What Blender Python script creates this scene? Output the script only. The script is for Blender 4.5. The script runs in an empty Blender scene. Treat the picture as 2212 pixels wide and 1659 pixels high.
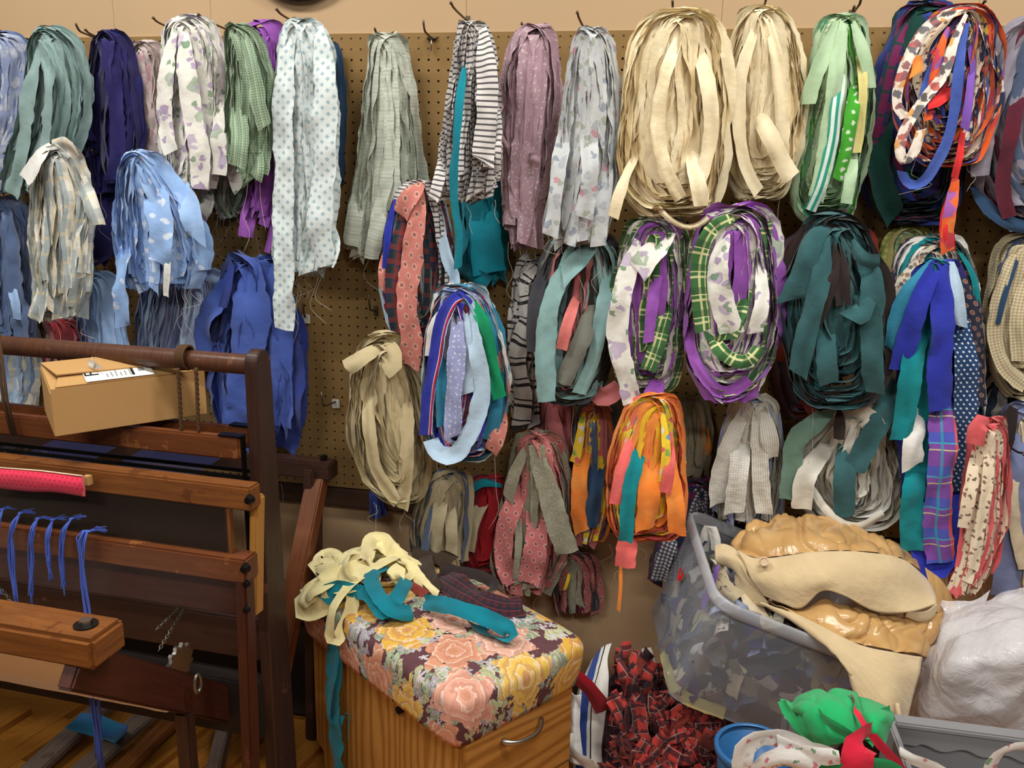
import bpy, math, random
import numpy as np
from mathutils import Vector, Matrix

# ------------------------------------------------------------------ camera
F = 1850.0
CAM = np.array([0.88190034, -2.18323567, 1.55])
RW = np.array([[0.9805237836, 0.1954296863, 0.0195024977],
               [0.0645899119, -0.2270934810, -0.9717287143],
               [-0.1854757477, 0.9540627802, -0.2352933455]])   # world -> camera (right, down, forward)
ROW0 = 1.880368                 # height of the top row of pegboard holes
S = bpy.context.scene
COL = S.collection
cd = bpy.data.cameras.new('camera'); cam = bpy.data.objects.new('camera', cd); COL.objects.link(cam)
cd.sensor_width = 36.0; cd.sensor_fit = 'HORIZONTAL'; cd.lens = F * 36.0 / 2212.0
cd.clip_start = 0.05; cd.clip_end = 50
m = np.eye(4); m[:3, 0] = RW[0]; m[:3, 1] = -RW[1]; m[:3, 2] = -RW[2]; m[:3, 3] = CAM
cam.matrix_world = Matrix(m.tolist())
S.camera = cam
# ------------------------------------------------------------------ world, lights, exposure
S.view_settings.view_transform = 'Standard'; S.view_settings.look = 'None'
S.view_settings.gamma = 1.0; S.view_settings.use_curve_mapping = False
S.view_settings.exposure = 0.16
w = bpy.data.worlds.new('room_light'); S.world = w; w.use_nodes = True
w.node_tree.nodes['Background'].inputs[0].default_value = (1.0, 0.97, 0.93, 1)
w.node_tree.nodes['Background'].inputs[1].default_value = 0.08
def area(name, loc, sx, sy, power, rot=(0, 0, 0), col=(1.0, 0.965, 0.90)):
    l = bpy.data.lights.new(name, 'AREA'); l.shape = 'RECTANGLE'; l.size = sx; l.size_y = sy
    l.energy = power; l.color = col
    o = bpy.data.objects.new(name, l); COL.objects.link(o); o.location = loc; o.rotation_euler = rot
    return o
area('ceiling_light_over_left', (-0.6, -1.1, 3.0), 1.25, 0.3, 33)
area('ceiling_light_over_right', (1.5, -1.1, 3.0), 1.25, 0.3, 33)
area('ceiling_light_behind_left', (-0.6, -3.1, 3.0), 1.25, 0.3, 38)
area('ceiling_light_behind_right', (1.7, -3.1, 3.0), 1.25, 0.3, 38)

# ------------------------------------------------------------------ geometry helpers
rng = np.random.default_rng(7)
def ray(x, y):
    x = np.asarray(x, float); y = np.asarray(y, float)
    d = np.stack([(x - 1106) / F, (y - 829.5) / F, np.ones_like(x)], -1)
    return d @ RW
def onY(x, y, Y):
    d = ray(x, y); t = (np.asarray(Y, float) - CAM[1]) / d[..., 1]
    return CAM + t[..., None] * d
def onZ(x, y, Z):
    d = ray(x, y); t = (np.asarray(Z, float) - CAM[2]) / d[..., 2]
    return CAM + t[..., None] * d
def onX(x, y, X):
    d = ray(x, y); t = (np.asarray(X, float) - CAM[0]) / d[..., 0]
    return CAM + t[..., None] * d
def px(pts):
    """[(x, y, distance out from the wall)] -> world points"""
    a = np.array(pts, float); return onY(a[:, 0], a[:, 1], -a[:, 2])

def link(name, me, mat=None, parent=None, smooth=True):
    o = bpy.data.objects.new(name, me); COL.objects.link(o)
    if mat is not None and len(me.materials) == 0: me.materials.append(mat)
    if smooth: me.shade_smooth()
    if parent is not None: o.parent = parent
    return o
def mesh(name, V, Fc, uv=None):
    me = bpy.data.meshes.new(name)
    me.from_pydata([tuple(v) for v in V], [], [tuple(f) for f in Fc])
    if uv is not None:
        l = me.uv_layers.new(name='UVMap'); uv = np.asarray(uv, float)
        idx = np.empty(len(me.loops), dtype=np.int32); me.loops.foreach_get('vertex_index', idx)
        l.data.foreach_set('uv', uv[idx].astype(np.float32).ravel())
    me.update(); return me
def empty(name, loc=(0, 0, 0)):
    o = bpy.data.objects.new(name, None); COL.objects.link(o); o.location = loc; o.empty_display_size = .02
    return o
def tag(o, label=None, cat=None, group=None, kind=None):
    if label: o['label'] = label
    if cat: o['category'] = cat
    if group: o['group'] = group
    if kind: o['kind'] = kind
    return o
def put(o, parent):
    """parent without moving: parents are unrotated empties"""
    o.parent = parent; o.matrix_parent_inverse = Matrix.Translation(parent.location).inverted(); return o

def spline(P, n):
    P = np.asarray(P, float); k = len(P)
    if k == 2:
        t = np.linspace(0, 1, n)[:, None]; return P[0] * (1 - t) + P[1] * t
    Q = np.vstack([2 * P[0] - P[1], P, 2 * P[-1] - P[-2]])
    seg = np.linalg.norm(np.diff(P[:, :2], axis=0), axis=1) ** .5 + 1e-9
    T = np.concatenate([[0], np.cumsum(seg)]); T /= T[-1]
    out = []
    for t in np.linspace(0, 1, n):
        i = min(np.searchsorted(T, t, 'right') - 1, k - 2); u = (t - T[i]) / (T[i + 1] - T[i])
        a, b, c, d = Q[i], Q[i + 1], Q[i + 2], Q[i + 3]
        out.append(.5 * (2 * b + (c - a) * u + (2 * a - 5 * b + 4 * c - d) * u * u + (3 * b - a - 3 * c + d) * u ** 3))
    return np.array(out)
def unit(v): return v / (np.linalg.norm(v, axis=-1, keepdims=True) + 1e-12)

def resample(A, s_, q):
    return np.stack([np.interp(q, s_, A[:, i]) for i in range(A.shape[1])], 1)
def wav(s_, lo, hi, k, amp):
    """smooth random waves along a strip, wavelengths lo..hi metres"""
    out = np.zeros_like(s_)
    for i in range(k):
        lam = math.exp(rng.uniform(math.log(lo), math.log(hi))); out += np.sin(2 * np.pi * s_ / lam + rng.uniform(0, 6.28)) * (lam / hi) ** .5
    return out * amp / k ** .5
def ribbon_mesh(C, W, width, curl=.0, K=5, fray=.05, closed=False, step=.013, crump=1., fold=0.):
    """cloth strip: centre line C, width directions W (unit), width in metres; crumpled, with ragged edges"""
    C = np.asarray(C, float); W = unit(np.asarray(W, float)); width = np.broadcast_to(width, (len(C),)).astype(float)
    if closed:
        C = np.vstack([C, C[:1]]); W = np.vstack([W, W[:1]]); width = np.append(width, width[0])
    s_ = np.concatenate([[0], np.cumsum(np.linalg.norm(np.diff(C, axis=0), axis=1))])
    n = int(np.clip(s_[-1] / step, 6, 110)); q = np.linspace(0, s_[-1], n)
    C, W, width = resample(C, s_, q), unit(resample(W, s_, q)), np.interp(q, s_, width)
    if n > 8:                                           # round the corners left by the resampling
        for _ in range(2):
            D_ = C.copy(); D_[1:-1] = (C[:-2] + 2 * C[1:-1] + C[2:]) / 4; C = D_
    T = unit(np.gradient(C, axis=0)); N = unit(np.cross(T, W))
    sc = float(np.clip(width.mean() / .04, .4, 1.3)) * crump
    tw = wav(q, .09, .4, 3, .17 * crump); W2 = W * np.cos(tw)[:, None] + N * np.sin(tw)[:, None]; N = unit(np.cross(T, W2)); W = W2
    C = C + N * wav(q, .06, .3, 3, .0024 * sc)[:, None] + W * wav(q, .12, .4, 2, .0016 * sc)[:, None]
    width = width * (1 + wav(q, .12, .4, 2, .07))
    us = np.linspace(-1, 1, K); V = []; UV = []
    off = rng.uniform(0, 3, 2); cu = curl * (.5 + wav(q, .06, .3, 2, 1.))
    fo = [wav(q, .03, .12, 3, .0019 * sc) for _ in range(2)]
    psi = rng.uniform(0, 6.28) + wav(q, .15, .5, 2, 1.1); kf = rng.uniform(2.2, 4.2); fa = fold * (1 + wav(q, .1, .4, 2, .5))
    for u in us:
        e = 1 + (rng.normal(0, fray, n) if abs(u) == 1 else 0)
        V.append(C + W * (u * .5 * width * e)[:, None] + N * (cu * width * (u * u - .35) + fo[0] * u + fo[1] * (1 - 2 * abs(u)) + fa * width * np.sin(u * kf + psi))[:, None])
        UV.append(np.stack([u * .5 * width + off[0], q + off[1]], 1))
    V = np.stack(V, 1)
    if not closed:                                      # torn, slightly slanted ends
        sl = rng.normal(0, .18); V[0] -= T[0] * (us * sl * width[0])[:, None]; sl = rng.normal(0, .18); V[-1] += T[-1] * (us * sl * width[-1])[:, None]
    V = V.reshape(-1, 3); UV = np.stack(UV, 1).reshape(-1, 2); Fc = []
    for i in range(n - 1):
        for j in range(K - 1): Fc.append((i * K + j, i * K + j + 1, (i + 1) * K + j + 1, (i + 1) * K + j))
    return mesh('strip', V, Fc, UV)
def ribbon(pts, wpx, mat, parent=None, twist=0., n=None, name='strip', curl=.06, world=False, face=(0, -1, .15), fray=.04, taper=None, fold=.05, K=6):
    """strip laid through pixels (x, y, distance from wall); width in photo pixels at that depth"""
    P = np.array(pts, float)
    n = n or max(10, 5 * len(P))
    C = spline(P, n) if world else px(spline(P, n))
    T = unit(np.gradient(C, axis=0)); view = unit(np.array(face, float))
    W = unit(np.cross(T, view)); N = np.cross(T, W)
    tw = np.asarray(twist, float)
    tw = np.interp(np.linspace(0, 1, n), np.linspace(0, 1, tw.size), tw.ravel()) if tw.size > 1 else np.full(n, float(tw))
    W = W * np.cos(tw)[:, None] + N * np.sin(tw)[:, None]
    dist = (C - CAM) @ RW[2]
    wd = wpx * dist / F if not world else np.full(n, wpx)
    if taper is not None: wd = wd * np.interp(np.linspace(0, 1, n), np.linspace(0, 1, len(taper)), taper)
    return link(name, ribbon_mesh(C, W, wd, curl, K, fray=fray, fold=fold), mat, parent)
def tube_mesh(C, r, k=6, caps=True, closed=False):
    C = np.asarray(C, float); n = len(C)
    T = np.roll(C, -1, 0) - np.roll(C, 1, 0) if closed else np.gradient(C, axis=0)
    T = unit(T); ref = np.array([0.31, 0.2, .93]) if abs(T[0][2]) < .8 else np.array([.9, .3, .1])
    A = [unit(np.cross(T[0], ref))]
    for i in range(1, n):
        a = A[-1] - T[i] * (A[-1] @ T[i]); A.append(unit(a))
    A = np.array(A); B = np.cross(T, A); r = np.broadcast_to(r, (n,))
    V = []
    for i in range(n):
        for j in range(k):
            t = 2 * math.pi * j / k; V.append(C[i] + (A[i] * math.cos(t) + B[i] * math.sin(t)) * r[i])
    Fc = []
    for i in range(n if closed else n - 1):
        i2 = (i + 1) % n
        for j in range(k): Fc.append((i * k + j, i * k + (j + 1) % k, i2 * k + (j + 1) % k, i2 * k + j))
    if caps and not closed:
        Fc.append(tuple(range(k - 1, -1, -1))); Fc.append(tuple((n - 1) * k + j for j in range(k)))
    return mesh('tube', V, Fc, np.array([(p[0] * 3, p[2] * 3) for p in V]))
def tube(C, r, mat, parent=None, name='tube', k=6, closed=False):
    return link(name, tube_mesh(C, r, k, True, closed), mat, parent)
import bmesh
def bevel(me, wd, seg=2):
    bm = bmesh.new(); bm.from_mesh(me)
    bmesh.ops.bevel(bm, geom=list(bm.edges), offset=wd, segments=seg, affect='EDGES', clamp_overlap=True)
    bm.to_mesh(me); bm.free(); me.update(); return me
def box_uv(me):
    """metric box projection with the grain (V) along the longest side"""
    if not me.uv_layers: me.uv_layers.new(name='UVMap')
    l = me.uv_layers[0]
    co = np.array([v.co[:] for v in me.vertices]); ax = np.argsort(-(co.max(0) - co.min(0))) if len(co) else [0, 1, 2]
    o = rng.uniform(0, 5, 2)
    for p in me.polygons:
        k = int(np.argmax(np.abs(np.array(p.normal)))); rest = [a for a in ax if a != k]
        for li in p.loop_indices:
            c = co[me.loops[li].vertex_index]
            l.data[li].uv = (c[rest[1]] + o[0] + k * .37, c[rest[0]] + o[1])
def box(name, lo, hi, mat, parent=None, bv=.003, M=None):
    """axis aligned box lo..hi, optionally moved by matrix M"""
    lo, hi = np.minimum(lo, hi), np.maximum(lo, hi)
    c = (lo + hi) / 2
    V = [(x - c[0], y - c[1], z - c[2]) for x in (lo[0], hi[0]) for y in (lo[1], hi[1]) for z in (lo[2], hi[2])]
    Fc = [(0, 1, 3, 2), (4, 6, 7, 5), (0, 4, 5, 1), (2, 3, 7, 6), (0, 2, 6, 4), (1, 5, 7, 3)]
    me = mesh(name, V, Fc)
    if bv: bevel(me, bv)
    box_uv(me)
    o = link(name, me, mat, None, smooth=False)
    o.matrix_world = (M @ Matrix.Translation(c)) if M is not None else Matrix.Translation(c)
    if parent is not None: put(o, parent)
    return o
def bar(name, p0, p1, a, b, mat, parent=None, up=(0, 0, 1), bv=.004):
    """straight timber from p0 to p1, section a (sideways) x b (along up)"""
    p0, p1 = Vector(p0), Vector(p1); x = (p1 - p0).normalized(); L = (p1 - p0).length
    z = (Vector(up) - x * Vector(up).dot(x)).normalized(); y = z.cross(x)
    M = Matrix(((x[0], y[0], z[0], p0[0]), (x[1], y[1], z[1], p0[1]), (x[2], y[2], z[2], p0[2]), (0, 0, 0, 1)))
    return box(name, np.array((0, -a / 2, -b / 2)), np.array((L, a / 2, b / 2)), mat, parent, bv, M)
def cyl(name, p0, p1, r, mat, parent=None, k=20, r2=None):
    C = np.array([np.array(p0, float), np.array(p1, float)])
    me = tube_mesh(C, np.array([r, r if r2 is None else r2]), k)
    o = link(name, me, mat, None); 
    me.set_sharp_from_angle(angle=.7)
    if parent is not None: put(o, parent)
    return o
def own(o, root):
    return put(o, root)
def patch(name, rows, mat, parent=None, nu=40, nv=30, thick=.003, wr=0., wscale=9., world=False, seed=0, mode='soft', axis=(1, 0, 0)):
    """cloth surface lofted through rows of (x, y, distance) pixels"""
    R = [spline(np.array(r, float), nu) for r in rows]; R = np.array(R)
    G = np.stack([spline(R[:, i], nv) for i in range(nu)], 1)          # nv x nu x 3
    P = (G if world else onY(G[..., 0], G[..., 1], -G[..., 2])).reshape(nv, nu, 3)
    du = np.gradient(P, axis=1); dv = np.gradient(P, axis=0); N = unit(np.cross(du, dv))
    if wr:
        r = np.random.default_rng(seed); acc = np.zeros((nv, nu)); g1, g2 = r.normal(0, 1, 3), r.normal(0, 1, 3)
        if mode == 'crumple':                          # sharp straight creases, as in film or paper
            for k in range(16):
                f = wscale * r.uniform(.5, 4.); d = unit(r.normal(0, 1, 3)); e = unit(r.normal(0, 1, 3)); ph = r.uniform(0, 6.28, 2)
                x_ = (P @ d) * f + ph[0] + .35 * np.sin((P @ e) * f * 2. + ph[1]); acc += np.abs(x_ % 1 - .5) * r.choice([-1, 1]) * (wscale / f) ** .8 * (.4 + .6 * np.sin((P @ e) * wscale * 3 + ph[1]) ** 2)
            acc *= 1.6
        if mode == 'fold':                             # soft gathers running across the given axis
            def wp(fr):
                return sum(np.sin((P @ unit(r.normal(0, 1, 3))) * fr * r.uniform(.6, 1.5) * 6.28 + r.uniform(0, 6.28)) for _ in range(4)) / 2
            for k in range(3):
                f = wscale * 1.8 ** k; d = unit(np.array(axis, float) + r.normal(0, .35, 3)); x_ = np.sin((P @ d) * f * 3.14 + 1.5 * wp(f * .45) + r.uniform(0, 6.28))
                acc += ((1 - np.abs(x_)) ** 2.2) * np.clip(.6 + .6 * wp(f * .3), 0, 1.4) / 1.65 ** k
        for k in range(5 if mode == 'soft' else 0):
            f = wscale * 1.5 ** k; d = unit(r.normal(0, 1, 3)); ph = r.uniform(0, 6.28, 3)
            e = unit(np.cross(d, r.normal(0, 1, 3))); env = .5 + .5 * np.sin((P @ e) * wscale * 4.1 + ph[2])
            s = np.sin((P @ d) * f * 6.28 + ph[0] + 1.9 * np.sin((P @ e) * f * 2.6 + ph[1]))
            acc += (s * .5 + (1 - np.abs(s)) ** 2) * env / 1.55 ** k
        P = P + N * ((acc - acc.mean()) * wr)[..., None]
    Lu = np.cumsum(np.linalg.norm(du, axis=2), 1); Lv = np.cumsum(np.linalg.norm(dv, axis=2), 0)
    V = P.reshape(-1, 3); Fc = [(i * nu + j, i * nu + j + 1, (i + 1) * nu + j + 1, (i + 1) * nu + j) for i in range(nv - 1) for j in range(nu - 1)]
    me = mesh(name, V, Fc, np.stack([Lu, Lv], -1).reshape(-1, 2))
    o = link(name, me, mat, parent)
    if thick:
        s = o.modifiers.new('thickness', 'SOLIDIFY'); s.thickness = thick; s.offset = 0
    return o
# ------------------------------------------------------------------ procedural materials
def lin(c):
    if isinstance(c, str):
        c = c.lstrip('#'); c = [int(c[i:i + 2], 16) / 255 for i in (0, 2, 4)]
        return tuple(x / 12.92 if x <= .04045 else ((x + .055) / 1.055) ** 2.4 for x in c)
    return tuple(c)
class G:
    def __init__(s, name):
        s.mat = bpy.data.materials.new(name); s.mat.use_nodes = True; s.t = s.mat.node_tree
        s.b = s.t.nodes['Principled BSDF']; s.out = s.t.nodes['Material Output']
    def node(s, ty, **k):
        n = s.t.nodes.new(ty)
        for a, v in k.items(): setattr(n, a, v)
        return n
    def set(s, sock, v):
        if isinstance(v, bpy.types.NodeSocket): s.t.links.new(v, sock)
        elif isinstance(v, (tuple, list)) and len(v) == 3 and sock.type == 'RGBA': sock.default_value = (*v, 1)
        else: sock.default_value = v
    def m(s, op, a, b=0., c=0.):
        n = s.node('ShaderNodeMath', operation=op)
        s.set(n.inputs[0], a); s.set(n.inputs[1], b)
        if op in ('MULTIPLY_ADD', 'WRAP', 'SMOOTH_MIN'): s.set(n.inputs[2], c)
        return n.outputs[0]
    def mix(s, f, a, b, blend='MIX'):
        n = s.node('ShaderNodeMix', data_type='RGBA', blend_type=blend)
        s.set(n.inputs[0], f); s.set(n.inputs[6], lin(a) if not isinstance(a, bpy.types.NodeSocket) else a)
        s.set(n.inputs[7], lin(b) if not isinstance(b, bpy.types.NodeSocket) else b); return n.outputs[2]
    def uv(s):
        n = s.node('ShaderNodeUVMap'); n.uv_map = 'UVMap'; x = s.node('ShaderNodeSeparateXYZ'); s.t.links.new(n.outputs[0], x.inputs[0])
        return n.outputs[0], x.outputs[0], x.outputs[1]
    def noise(s, vec, scale, detail=2., rough=.5, w=None, dist=0.):
        n = s.node('ShaderNodeTexNoise'); s.set(n.inputs['Scale'], scale); s.set(n.inputs['Detail'], detail)
        s.set(n.inputs['Roughness'], rough); s.set(n.inputs['Distortion'], dist)
        if vec is not None: s.t.links.new(vec, n.inputs['Vector'])
        return n.outputs['Fac'], n.outputs['Color']
    def voro(s, vec, scale, rnd=1., feat='F1'):
        n = s.node('ShaderNodeTexVoronoi', feature=feat, voronoi_dimensions='2D'); s.set(n.inputs['Scale'], scale); s.set(n.inputs['Randomness'], rnd)
        s.t.links.new(vec, n.inputs['Vector']); return n
    def obj(s): return s.node('ShaderNodeTexCoord').outputs['Object']
    def ramp(s, f, stops, interp='LINEAR'):
        n = s.node('ShaderNodeValToRGB'); s.set(n.inputs[0], f); r = n.color_ramp; r.interpolation = interp
        while len(r.elements) < len(stops): r.elements.new(.5)
        for e, (p, c) in zip(r.elements, stops): e.position = p; e.color = (*lin(c), 1)
        return n.outputs[0]
    def lt(s, a, b): return s.m('LESS_THAN', a, b)
    def band(s, co, period, duty, ph=0.):
        return s.lt(s.m('FRACT', s.m('MULTIPLY_ADD', co, 1. / period, ph)), duty)
    def bump(s, h, strength, dist=.001):
        n = s.node('ShaderNodeBump'); s.set(n.inputs['Strength'], strength); s.set(n.inputs['Distance'], dist); s.t.links.new(h, n.inputs['Height'])
        s.t.links.new(n.outputs[0], s.b.inputs['Normal'])
    def done(s, col, rough=.9, spec=.2, **k):
        s.set(s.b.inputs['Base Color'], col if isinstance(col, bpy.types.NodeSocket) else lin(col))
        s.set(s.b.inputs['Roughness'], rough); s.b.inputs['Specular IOR Level'].default_value = spec
        for a, v in k.items(): s.set(s.b.inputs[a.replace('_', ' ')], v)
        return s.mat
_M = {}
def fabric(name, fn, rough=.92, spec=.12, weave=.35, var=.13, sheen=.15):
    g = G(name); uv, u, v = g.uv()
    c = fn(g, uv, u, v) if callable(fn) else lin(fn)
    nf, _ = g.noise(uv, 22., 3.)                       # dye and wear
    k = g.m('MULTIPLY_ADD', nf, var * 2, 1 - var)
    h = g.node('ShaderNodeCombineColor'); 
    for i in range(3): g.t.links.new(k, h.inputs[i])
    if not isinstance(c, bpy.types.NodeSocket):
        r = g.node('ShaderNodeRGB'); r.outputs[0].default_value = (*c, 1); c = r.outputs[0]
    col = g.mix(1., c, h.outputs[0], 'MULTIPLY')
    hb, _ = g.noise(uv, 55., 2.); fine, _ = g.noise(uv, 700., 1.)
    g.bump(g.m('MULTIPLY_ADD', fine, .25, hb), weave, .004)
    m_ = g.done(col, rough, spec); g.b.inputs['Sheen Weight'].default_value = sheen; g.b.inputs['Sheen Roughness'].default_value = .6
    _M[name] = m_; return m_
def plain(name, c, c2=None, **k):
    if c2 is None: return fabric(name, c, **k)
    return fabric(name, lambda g, uv, u, v: g.mix(g.m('MULTIPLY_ADD', g.noise(uv, 14., 2.)[0], 2.2, -.6), c, c2), **k)
def stripes(name, base, bands, **k):
    """bands: (axis, period m, duty, phase, colour, strength)"""
    def fn(g, uv, u, v):
        c = base
        for ax, per, du, ph, cc, st in bands: c = g.mix(g.m('MULTIPLY', g.band(u if ax == 'u' else v, per, du, ph), st), c, cc)
        return c
    return fabric(name, fn, **k)
def gingham(name, base, c, per, st=.55, **k): return stripes(name, base, [('u', per, .5, 0, c, st), ('v', per, .5, 0, c, st)], **k)
def blobs(name, base, sets, **k):
    """sets: (cell m, threshold, randomness, colours) - scattered print motifs with wobbly outlines"""
    def fn(g, uv, u, v):
        c = base
        for cell, th, rnd, cols in sets:
            _, nc = g.noise(uv, 1.6 / cell, 2.)
            n = g.node('ShaderNodeVectorMath', operation='MULTIPLY_ADD'); g.t.links.new(nc, n.inputs[0]); n.inputs[1].default_value = (cell * .9,) * 3; g.t.links.new(uv, n.inputs[2])
            vo = g.voro(n.outputs[0], 1. / cell, rnd)
            sep = g.node('ShaderNodeSeparateColor'); g.t.links.new(vo.outputs['Color'], sep.inputs[0])
            cc = g.ramp(sep.outputs[0], [(i / len(cols), x) for i, x in enumerate(cols)], 'CONSTANT') if len(cols) > 1 else cols[0]
            dark = g.mix(g.m('MULTIPLY', vo.outputs['Distance'], .6), cc, '#6b6670')
            mk = g.node('ShaderNodeMapRange', interpolation_type='SMOOTHSTEP'); g.t.links.new(vo.outputs['Distance'], mk.inputs[0]); mk.inputs[1].default_value = th * 1.12; mk.inputs[2].default_value = th * .8; c = g.mix(g.m('MULTIPLY', mk.outputs[0], .88), c, dark)
        return c
    return fabric(name, fn, **k)
def motif(name, base, cell, ring, core, r=.10, ringr=.24, **k):
    def fn(g, uv, u, v):
        row = g.m('FLOOR', g.m('MULTIPLY', v, 1.15 / cell)); x = g.m('MULTIPLY_ADD', u, 1. / cell, g.m('MULTIPLY', g.m('MODULO', row, 2.), .5))
        fx = g.m('SUBTRACT', g.m('FRACT', x), .5); fy = g.m('SUBTRACT', g.m('FRACT', g.m('MULTIPLY', v, 1.15 / cell)), .5)
        fy = g.m('MULTIPLY', g.m('MULTIPLY_ADD', fx, .35, fy), .8)
        d = g.m('SQRT', g.m('ADD', g.m('MULTIPLY', fx, fx), g.m('MULTIPLY', fy, fy)))
        c = g.mix(g.m('MULTIPLY', g.lt(d, ringr), .75), base, ring); c = g.mix(g.lt(d, ringr * .78), c, base); return g.mix(g.m('MULTIPLY', g.lt(d, r), .85), c, core)
    return fabric(name, fn, **k)
def scroll(name, base, line, scale=70., **k):
    def fn(g, uv, u, v):
        f, _ = g.noise(uv, scale, 1., .4, dist=2.5); w_ = g.m('FRACT', g.m('MULTIPLY', f, 7.)); return g.mix(g.lt(w_, .28), base, line)
    return fabric(name, fn, **k)
# plain cloths
plain('slate_blue', '#6d7fa4', '#8b9ac0'); plain('slate_blue_dark', '#5a6f97'); plain('sage_teal', '#7a9694', '#8fa9a6'); plain('navy', '#241f56', '#2d2a66')
plain('purple', '#9f5cb8', '#8a4aa4'); plain('denim', '#2c4766'); plain('teal', '#0b8496', '#0e7486'); plain('mauve', '#bd9da8', '#ae8e9b'); 
plain('royal', '#3f57a6', '#4a63b2'); plain('royal_dark', '#2b3c86'); plain('red_velvet', '#a90f20', '#7c0a18', rough=.8, sheen=.5); plain('sky', '#94b5e4', '#a8c4ea'); plain('lavender', '#aab3d6', '#9aa3c6')
plain('white', '#e9e8e3'); plain('linen', '#cabb95', '#b9a980'); plain('light_blue', '#b5cee3'); plain('bluish', '#3183a3'); plain('green', '#0a9160'); plain('grey_blue', '#7fa6a6', '#93b7b5')
plain('charcoal', '#3d3d43'); plain('olive_grey', '#73746a'); plain('salmon', '#d97a74'); plain('dark_teal', '#3a666a', '#2c5458'); plain('brown_black', '#2f2523')
plain('rust', '#9c4133', '#87352b'); plain('dusty_mauve', '#7a6a7e'); plain('royal_bright', '#2f3cab', '#2730a0'); plain('sea_teal', '#0e8c93', '#0b7a83')
plain('khaki', '#b0a386', '#9d9175'); plain('slate', '#52607c'); plain('crimson', '#a3121f', '#86101d'); plain('rose', '#b86a6c'); plain('orange', '#f5812c', '#f09a4a'); plain('pink_coral', '#ee7270', '#e7665f')
plain('mid_green', '#5d8f6a'); plain('yellow', '#f0c02c'); plain('dark_green', '#123f38'); plain('grey_lilac', '#9d97a3', '#85808e'); plain('burgundy', '#6b2436', '#53202f'); plain('ivory', '#dedbd0', '#cfcbbe')
plain('coral', '#e0696b', '#d55c60'); plain('cream_print', '#e6d4b4'); plain('pale_green', '#bcd8b2', '#a9c79f'); plain('bright_green', '#4aa62f'); plain('light_yellow', '#d8cd86'); plain('sage', '#6f8f80'); plain('violet', '#7f56b4')
plain('bright_red', '#e63636', '#d02a30'); plain('periwinkle', '#7e88b4', '#8f99c2'); plain('kelly_green', '#1fa35e', '#25b068'); plain('scarlet', '#dd2240'); plain('butter', '#f2e6b0', '#e6d79b'); plain('dark_brown', '#3a2d22')
plain('cream_cloth', '#f0e2bf', '#e6d5ac', rough=.62, spec=.35); plain('cream_satin', '#f3e5c2', '#e6d3a6', rough=.34, spec=.5, weave=.5, sheen=0); plain('beige_wool', '#dcc49a', '#cfb68a', weave=.6, sheen=.4)
plain('gold_satin', '#d3ab72', '#ba8d54', rough=.2, spec=.6, weave=.15, sheen=0); plain('apron_cloth', '#f4f0e8', var=.05); plain('white_sheet', '#f2f0ec')
# printed and woven cloths
blobs('blue_floral', '#8a97b8', [(.03, .42, 1, ['#c6cbd8', '#aab2c8'])]); blobs('faded_pink', '#c9bcb8', [(.045, .4, 1, ['#c99aa4', '#b8a8a4'])])
blobs('lilac_floral', '#e9e7de', [(.055, .30, 1, ['#b7a0c2', '#a9bba4', '#a58bb4', '#e9e7de', '#c3b3cc']), (.034, .22, 1, ['#7f9d7c', '#a893b8', '#6e9470', '#e9e7de', '#b7a3c4'])])
stripes('green_check', '#96a98f', [('u', .006, .22, 0, '#3f6a49', .75), ('v', .006, .22, 0, '#3f6a49', .75), ('u', .018, .10, .3, '#d5dcc6', .6)])
def diamond(g, uv, u, v):
    a = g.m('ADD', u, v); b = g.m('SUBTRACT', u, v); p = .026
    return g.mix(g.m('MULTIPLY', g.band(a, p, .42), g.band(b, p, .42)), '#dbe5e4', '#a3bac2')
fabric('blue_diamond', diamond)
stripes('mint_slub', '#c3cabb', [('v', .009, .35, 0, '#d8dccf', .6), ('v', .023, .2, .4, '#aab3a6', .5)])
stripes('ticking', '#e2dedb', [('v', .0125, .34, 0, '#4c4a4f', .95)]); stripes('wide_ticking', '#c9c4bf', [('v', .055, .16, 0, '#2c2a2c', 1), ('v', .055, .08, .25, '#2c2a2c', 1)])
blobs('mauve_speck', '#bb9ca7', [(.012, .2, 1, ['#e2d3d8'])])
blobs('grey_floral', '#c6cacb', [(.03, .26, 1, ['#c98f98', '#8f98a8', '#a3aa96', '#aeb4bb'])])
blobs('green_dot', '#43a02c', [(.02, .24, .4, ['#dcecd0'])]); stripes('teal_stripe', '#dcebe0', [('u', .014, .5, 0, '#2f9d86', 1)])
gingham('green_gingham', '#dbe6cd', '#7fae6a', .012); gingham('tan_gingham', '#e2d6b6', '#a08c62', .007, .5); gingham('blue_gingham', '#dfe5f0', '#6f8cc8', .006, .6); gingham('navy_gingham', '#e3e3ea', '#23263e', .010, .75); gingham('yellow_check', '#e9e08a', '#8fb04a', .015, .6)
stripes('green_plaid', '#41713f', [('u', .05, .10, 0, '#e5e2a8', .8), ('u', .05, .05, .2, '#e5e2a8', .7), ('v', .05, .10, 0, '#e5e2a8', .8), ('v', .05, .05, .2, '#e5e2a8', .7), ('u', .05, .3, .5, '#2d5531', .6), ('v', .05, .3, .5, '#2d5531', .6)])
stripes('tartan', '#23303a', [('u', .035, .35, 0, '#83302f', .7), ('v', .035, .35, 0, '#83302f', .65), ('u', .035, .06, .6, '#1b4a3a', .9), ('v', .035, .06, .6, '#142a5a', .9)])
stripes('purple_plaid', '#2a2a58', [('u', .05, .35, 0, '#8a2350', .6), ('v', .05, .35, .1, '#7c2050', .6), ('v', .05, .12, .6, '#123f3c', .9), ('u', .05, .1, .7, '#123f3c', .9)])
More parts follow.
